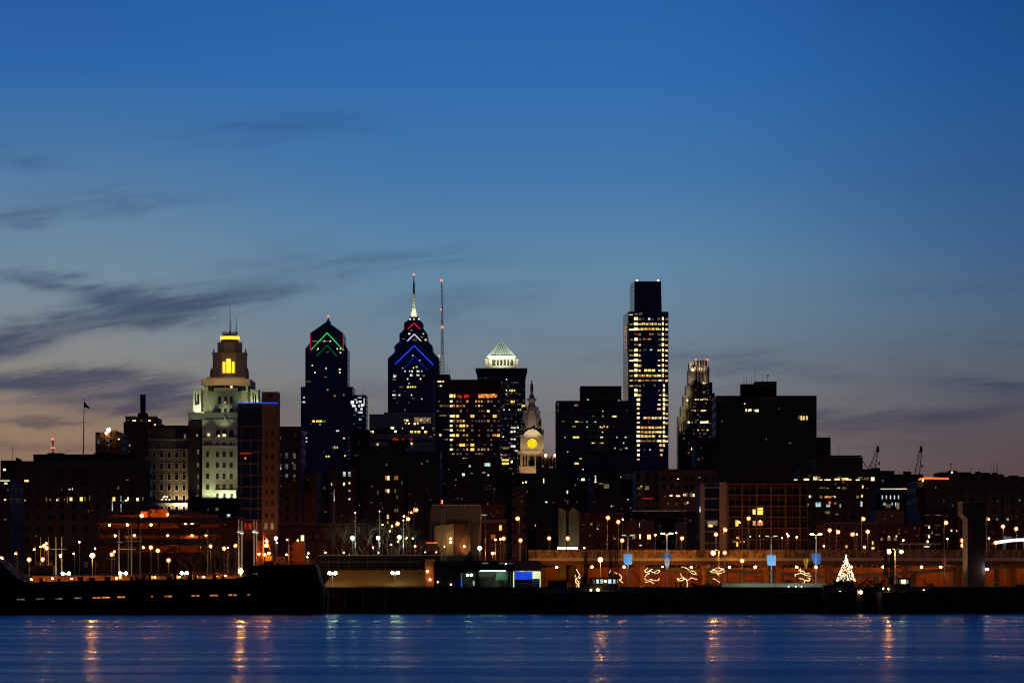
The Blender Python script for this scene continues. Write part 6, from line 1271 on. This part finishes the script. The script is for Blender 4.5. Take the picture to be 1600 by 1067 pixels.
for x, y in ((49,906),(82,904.5),(112,904.8),(145,904.4),(182,904),(188,902.5),(242,902.6),(280,902),(318,901.8),(338,901),(352,900.6)):
    MB().ball((wx(x,D+6),D+6,wz(y-1,D+6)),.19,6).build('deck_lamp', G['sodium'], T)
for x, w_, h in ((62,5,5),(90,4,4),(124,8,6),(141,7,5),(165,9,6),(203,4,5),(212,6,6),(222,7,7),(232,5,6),(262,8,5),(294,7,8),(304,4,6),(333,6,5),(347,5,4),(272,4,9)):
    MB().box(wx(x-w_/2,D),wx(x+w_/2,D),D+2+rg.random()*2,D+5.5,wz(Zd(x),D)-.1,wz(Zd(x)-h,D)).build('deck_box', M[rg.choice(('black','dark','terracotta'))], T)
for x in (262,337): MB().box(wx(x-1.4,D),wx(x+1.4,D),D+9,D+9.6,wz(Zd(x),D)-.1,wz(Zd(x)-9,D)).build('ventilator', M['terracotta'], T)
MB().box(wx(31,D),wx(68,D),D+17,D+20,3,wz(883,D)).build('gangway_housing', M['brown'], T)
# orange floodlamp at the ship's end
D = 812
T = thing('dock_floodlight', 'brightest orange floodlight where the ship meets the barge', 'floodlight', (wx(376,D),D,GZ)); D = 817
MB().cyl((wx(376,D),D,GZ-3),(wx(376,D),D,wz(894,D)),.1,.08,6).build('pole', M['steel'], T); MB().ball((wx(376,D),D-.2,wz(892,D)),.5,8).build('globe', G['sodiumbig'], T)
# crane barge
D = 804
T = thing('crane_barge', 'high black barge carrying an orange-lit crane and container right of the ship', 'barge', (wx(445,D),D,0))
mb = MB(); mb.xz([(wx(x,D),wz(y,D)) for x, y in ((384.5,895),(390,886),(396,883),(492,881.5),(495.6,890),(499,905),(505,920),(505,966),(402.1,966),(402.1,895))][::-1], D, D+13); mb.build('hull', M['hull'], T)
c_ = MB(); c_.box(wx(457,D),wx(474,D),D+5,D+8,wz(882,D),wz(846,D)); c_.build('container', M['terracotta'], T)
for i in range(8): MB().box(wx(458+i*2,D),wx(458.7+i*2,D),D+4.9,D+5,wz(881,D),wz(846.6,D)).build('rib', M['terracotta'], T)
MB().box(wx(456.6,D),wx(474.4,D),D+4.8,D+8.2,wz(846,D),wz(845.2,D)).build('container_roof', M['dark'], T)
mb = MB()
for y in (850.6,862.4,874): mb.tube([(wx(449.6,D),D+5,wz(y,D)),(wx(457,D),D+5,wz(y,D))],.11,4)
mb.tube([(wx(449.8,D),D+5,wz(882,D)),(wx(449.8,D),D+5,wz(850.4,D))],.11,4); mb.tube([(wx(455,D),D+5,wz(882,D)),(wx(455,D),D+5,wz(850.4,D))],.09,4); mb.build('ladder_frame', M['terracotta'], T)
mb = MB(); mb.tube([(wx(409.6,D),D+4,wz(882,D)),(wx(409.2,D),D+4,wz(822,D))],.22,5,.12); mb.tube([(wx(408,D),D+4.5,wz(882,D)),(wx(408.2,D),D+4.5,wz(838,D))],.1,4); mb.build('crane_mast', M['terracotta'], T)
mb = MB(); mb.tube([(wx(410,D),D+4,wz(830,D)),(wx(424,D),D+3,wz(867,D)),(wx(427,D),D+3,wz(882,D))],.17,5); mb.build('boom', M['terracotta'], T)
mb = MB(); lattice(mb, wx(404,D), D+5, wz(882,D), wz(858,D), .75, .65, 3, .09); mb.box(wx(399.6,D),wx(410,D),D+4.4,D+5.6,wz(858.4,D),wz(857.6,D)); mb.build('tower_base', M['terracotta'], T)
mb = MB(); lattice(mb, wx(404.4,D), D+5, wz(857,D), wz(845,D), .5, .5, 2, .08); mb.build('operator_cage', M['terracotta'], T)
MB().box(wx(412,D),wx(424,D),D+5,D+8,wz(876,D),wz(867.5,D)).build('engine_house', M['yellowcloth'], T)
mb = MB(); mb.tube([(wx(437,D)+.95*math.cos(a), D+4, wz(877,D)+.95*math.sin(a)) for a in [math.pi*k_/8 for k_ in range(-3,12)]],.14,5); mb.cyl((wx(437,D),D+3.6,wz(877,D)),(wx(437,D),D+5,wz(877,D)),.6,None,12); mb.build('winch', M['terracotta'], T)
for x0, x1, y0, nm in ((474,482,873.4,'locker'),(483,491,876,'deck_gear'),(443,452,878,'deck_gear'),(425,432,878.6,'deck_gear'),(400,407,876,'deck_gear')): MB().box(wx(x0,D),wx(x1,D),D+4+rg.random(),D+6,wz(882.4,D),wz(y0,D)).build(nm, M[rg.choice(('terracotta','brown'))], T)
rail([(475,882),(491.5,881.6)], D+2, 8, 3); rail([(397,883),(413,882.8)], D+1.5, 6, 3)
for x, y, r in ((415,845,.3),(414.6,852,.32),(403,865,.22),(412.4,866,.22),(446,866,.16),(464,843.6,.14),(479,870,.14)): MB().ball((wx(x,D),D+3.2,wz(y,D)),r,6).build('work_lamp', G['sodium'], T)
# tugs
def tug(label, D, x0, x1, yd, wh, masts=(), lamps_=(), wins=(), winm='cool', funnel=None):
    T = thing('tugboat', label, 'tugboat', (wx((x0+x1)/2,D),D+3,0)); X0, X1 = wx(x0,D), wx(x1,D); L = X1-X0; zd = wz(yd,D)
    W = 3.2; cyy = D+3.2
    pl = [(X0,-.5),(X0+.06*L,-.86),(X0+.55*L,-1),(X0+.82*L,-.8),(X1,0),(X0+.82*L,.8),(X0+.55*L,1),(X0+.06*L,.86),(X0,.5)]
    def ring(f, ex, sh): return [((x-(X0+X1)/2)*ex+(X0+X1)/2, cyy+y*W*f) for x, y in pl]
    mb = MB(); n = len(pl); zs = [lambda x: -.8, lambda x: zd-.5+.9*((x-(X0+X1)/2)/(L/2))**2]
    lo = ring(.75,.92,0); hi = ring(1,1,0)
    mb.add([(x,y,-.8) for x, y in lo]+[(x,y,zd-.4+1.1*max(0,(x-(X0+X1)/2)/(L/2))**2) for x, y in hi], [tuple(range(n-1,-1,-1)), tuple(range(n,2*n))]+[(i,(i+1)%n,(i+1)%n+n,i+n) for i in range(n)]); mb.build('hull', M['black'], T)
    (a0,a1,ya,yb) = wh; MB().prism([(wx(a0,D),D+1.4),(wx(a1,D),D+1.4),(wx(a1,D)+.3,D+3.2),(wx(a1,D),D+5),(wx(a0,D),D+5)], zd-.5, wz(ya,D)).build('wheelhouse', M['black'], T)
    MB().box(wx(a0-1.6,D),wx(a1+2,D),D+1,D+5.4,wz(ya,D),wz(ya,D)+.14).build('wheelhouse_roof', M['dark'], T)
    MB().box(wx(a0-14,D),wx(a0,D),D+1.8,D+4.6,zd-.5,wz(yb,D)).build('deckhouse', M['black'], T)
    for x, w_, k_ in wins: MB().box(wx(x-w_/2,D),wx(x+w_/2,D),D+1.36,D+1.5,wz(ya+8.6,D),wz(ya+2.2,D)).build('window', G[k_], T)
    for mx, my in masts: mb = MB(); lattice(mb, wx(mx,D), D+3, wz(ya,D), wz(my,D), .42, .2, 9, .12); mb.cyl((wx(mx-2.6,D),D+3,wz((my+ya)/2-4,D)),(wx(mx+2.6,D),D+3,wz((my+ya)/2-4,D)),.06,None,4); mb.build('mast', M['black'], T)
    for mx, my in masts: MB().tube([(wx(mx,D),D+3,wz(my+6,D)),(wx(x1-3,D),D+3,zd+.4)],.06,4).build('stay', M['black'], T)
    if funnel: MB().lathe((wx(funnel,D),D+3.2),[(.7,zd-.5),(.6,wz(ya-2,D))],10).build('funnel', M['dark'], T)
    mb = MB()
    for i in range(15): x = X0+L*(.03+.055*i); mb.cyl((x,D+.3,zd-.5),(x,D+.3,zd+.45),.04,None,4)
    mb.cyl((X0+L*.03,D+.3,zd+.45),(X0+L*.82,D+.3,zd+.45),.045,None,4); mb.cyl((X0+L*.03,D+.3,zd),(X0+L*.82,D+.3,zd),.035,None,4); mb.build('railing', M['steel'], T)
    for x, y, r in lamps_: MB().ball((wx(x,D),D+1.1,wz(y,D)),r,6).build('deck_lamp', G['tungsten'], T)
    for i in range(6): MB().cyl((X0+L*(.15+.12*i),D-.1,zd-1.4),(X0+L*(.15+.12*i),D+.15,zd-1.4),.45,None,10).build('tyre_fender', M['black'], T)
    return T
tug('tugboat with lit wheelhouse windows and two lattice masts at right of centre', 806, 896, 1012, 921, (921,966,902.5,912), [(955,848),(964,850)], [(934.6,921.5,.3),(923.5,922,.2),(946,908,.22)], [(928,3,'dim'),(934,4,'cool'),(940.4,4,'cool'),(953,5,'cool'),(960,3.4,'cool'),(965,2,'dim')], funnel=912)
tug('dark unlit launch with sloping cabin roof right of the blue kiosk', 808, 852, 893, 925, (856,886,908,918), [(916,862)], [], [], )
tug('dark tugboat with one warm deck lamp beneath the conical tree', 807, 1288, 1352, 922, (1302,1326,909,914), [(1316,905)], [(1346,925,.34),(1313.4,924.4,.18)], [], funnel=1332)
tug('tugboat with small lit wheelhouse and tangled dark rigging left of the pylon', 806, 1372, 1462, 922, (1404,1424,903,912), [(1396,852),(1386,860)], [(1437,926.5,.3),(1444.6,922.4,.2),(1381,919,.16),(1389,920,.16)], [(1408,3,'dim'),(1413,7,'cream'),(1419,3,'dim')], funnel=1394)
# vehicles on the quay road
D = 848
c_ = car('pickup_truck', 'yellow-lit pickup truck parked right of the concrete pylon', 1540, 1563.6, D, 912, 920.2, M['yellowcloth'], 'pickup truck', pts=[(0,.22),(0,.5),(.04,.56),(.46,.58),(.52,.96),(.56,1),(.88,1),(.93,.92),(.95,.58),(1,.54),(1,.22)], z0=GZ)
car('parked_car', 'dark parked car behind bushes at the right edge', 1580, 1604, 850, 914.5, 920.4, M['brown'], z0=GZ)
car('parked_car', 'low reddish car parked under the lit leaning tree', 1224, 1240, 870, 906.8, 913.4, M['brown'], z0=GZ+.9)
car('parked_car', 'small pale car parked left of the concrete pylon', 1447, 1461, 862, 912, 918.6, M['stone2'], z0=GZ)
# illuminated car with string lights / dark truck by the concrete hall
D = 925
b = Bld('orange_lit_truck', 'box truck glowing orange with a bright roof edge at the concrete hall foot', D, 675, 'truck', base=GZ+.02)
b.part('cargo_box', M['terracotta'], (665,683,848.5,861,0,2.4)); b.part('cab', M['terracotta'], (683.2,687,853,862,.2,2)); b.part('roof_light', G['neonorange'], (665.5,683.5,847,848.2,-.1,.3)); b.part('chassis', M['black'], (664,687,861.2,863,.2,2)); 
for x in (667,671,684): MB().cyl((wx(x,D),D-.02,wz(864.4,D)),(wx(x,D),D+.3,wz(864.4,D)),.45,None,10).build('wheel', M['black'], b.root)
for x in (664.4,682): MB().ball((wx(x,D),D-.3,wz(862.4,D)),.15,6).build('headlamp', G['small'], b.root)
pd = Bld('truck_deck', 'raised roadway slab under the orange truck', 920, 690, 'roadway'); pd.wall(M['conc'], [(640,752,867.4,None,10,0)])
# more sodium light under the highway deck
D = 971
for i, x in enumerate((870,925,975,1035,1080,1140,1180,1245,1275,1330,1380,1440,1470,1555,1610)):
    T = thing('underdeck_lamp', 'orange lamp slung beneath the elevated highway', 'lamp', (wx(x,D),D,wz(884,D)), 'orange lamps slung beneath the elevated highway')
    MB().box(wx(x-1.4,D),wx(x+1.4,D),D-.3,D+.3,wz(883.6,D),wz(882.6,D)).build('housing', M['black'], T); MB().ball((wx(x,D),D,wz(885.6,D)),.3,6).build('bulb', G['sodium'], T)
T = thing('lit_road_lamp_row', 'row of small pink lamps on a low bar left of centre garage', 'lamp row', (wx(175,862),862,GZ)); D = 862
MB().box(wx(166,D),wx(181,D),D,D+.1,wz(873.4,D),wz(872.6,D)).build('crossarm', M['steel'], T); MB().cyl((wx(174.5,D),D,GZ),(wx(174.5,D),D,wz(866.5,D)),.08,None,5).build('pole', M['steel'], T)

# added half-hidden lamps behind the highway and the trees to light the brick fronts
for i, (x, y, D) in enumerate([(925,866,985),(990,866,985),(1112,864,1040),(1150,864,1045),(1185,864,1048),(1222,864,1046),(1258,864,1040),(1310,864,1015),(1350,864,1012),(1400,864,1015),(1450,864,1020),(1560,864,1015),(1610,864,1015),(470,868,965),(545,868,965),(770,864,985),(95,868,960),(420,864,1020)]):
    T = thing('street_lamp', 'added low orange fill lamp mostly hidden behind the highway parapet and quay walls', 'street lamp', (wx(x,D),D,GZ), 'added half-hidden fill lamps behind the highway and quay walls')
    MB().cyl((wx(x,D),D+.3,GZ),(wx(x,D),D+.3,wz(y-2,D)),.1,.07,6).build('pole', M['steel'], T); MB().ball((wx(x,D),D,wz(y,D)),.34,6).build('globe', G['sodium'], T)
# long white shelter on the highway
D = 985
b = Bld('bus_shelter', 'long pale-roofed open shelter on the highway left of the concrete pylon', D, 1438, 'shelter', base=GZ)
b.part('roof', M['stone'], (1408,1471,848.4,850.6,0,4)); b.part('sign_panel', G['strip'], (1444,1452,852.6,854.6,-.1,.1))
for x in (1409,1420.6,1431.6,1442,1453.6,1460.4): b.part('post', M['stone2'], (x,x+1.4,850.6,905,.1,.3))
b.part('low_wall', M['stone2'], (1408,1471,858,905,1.2,.3))
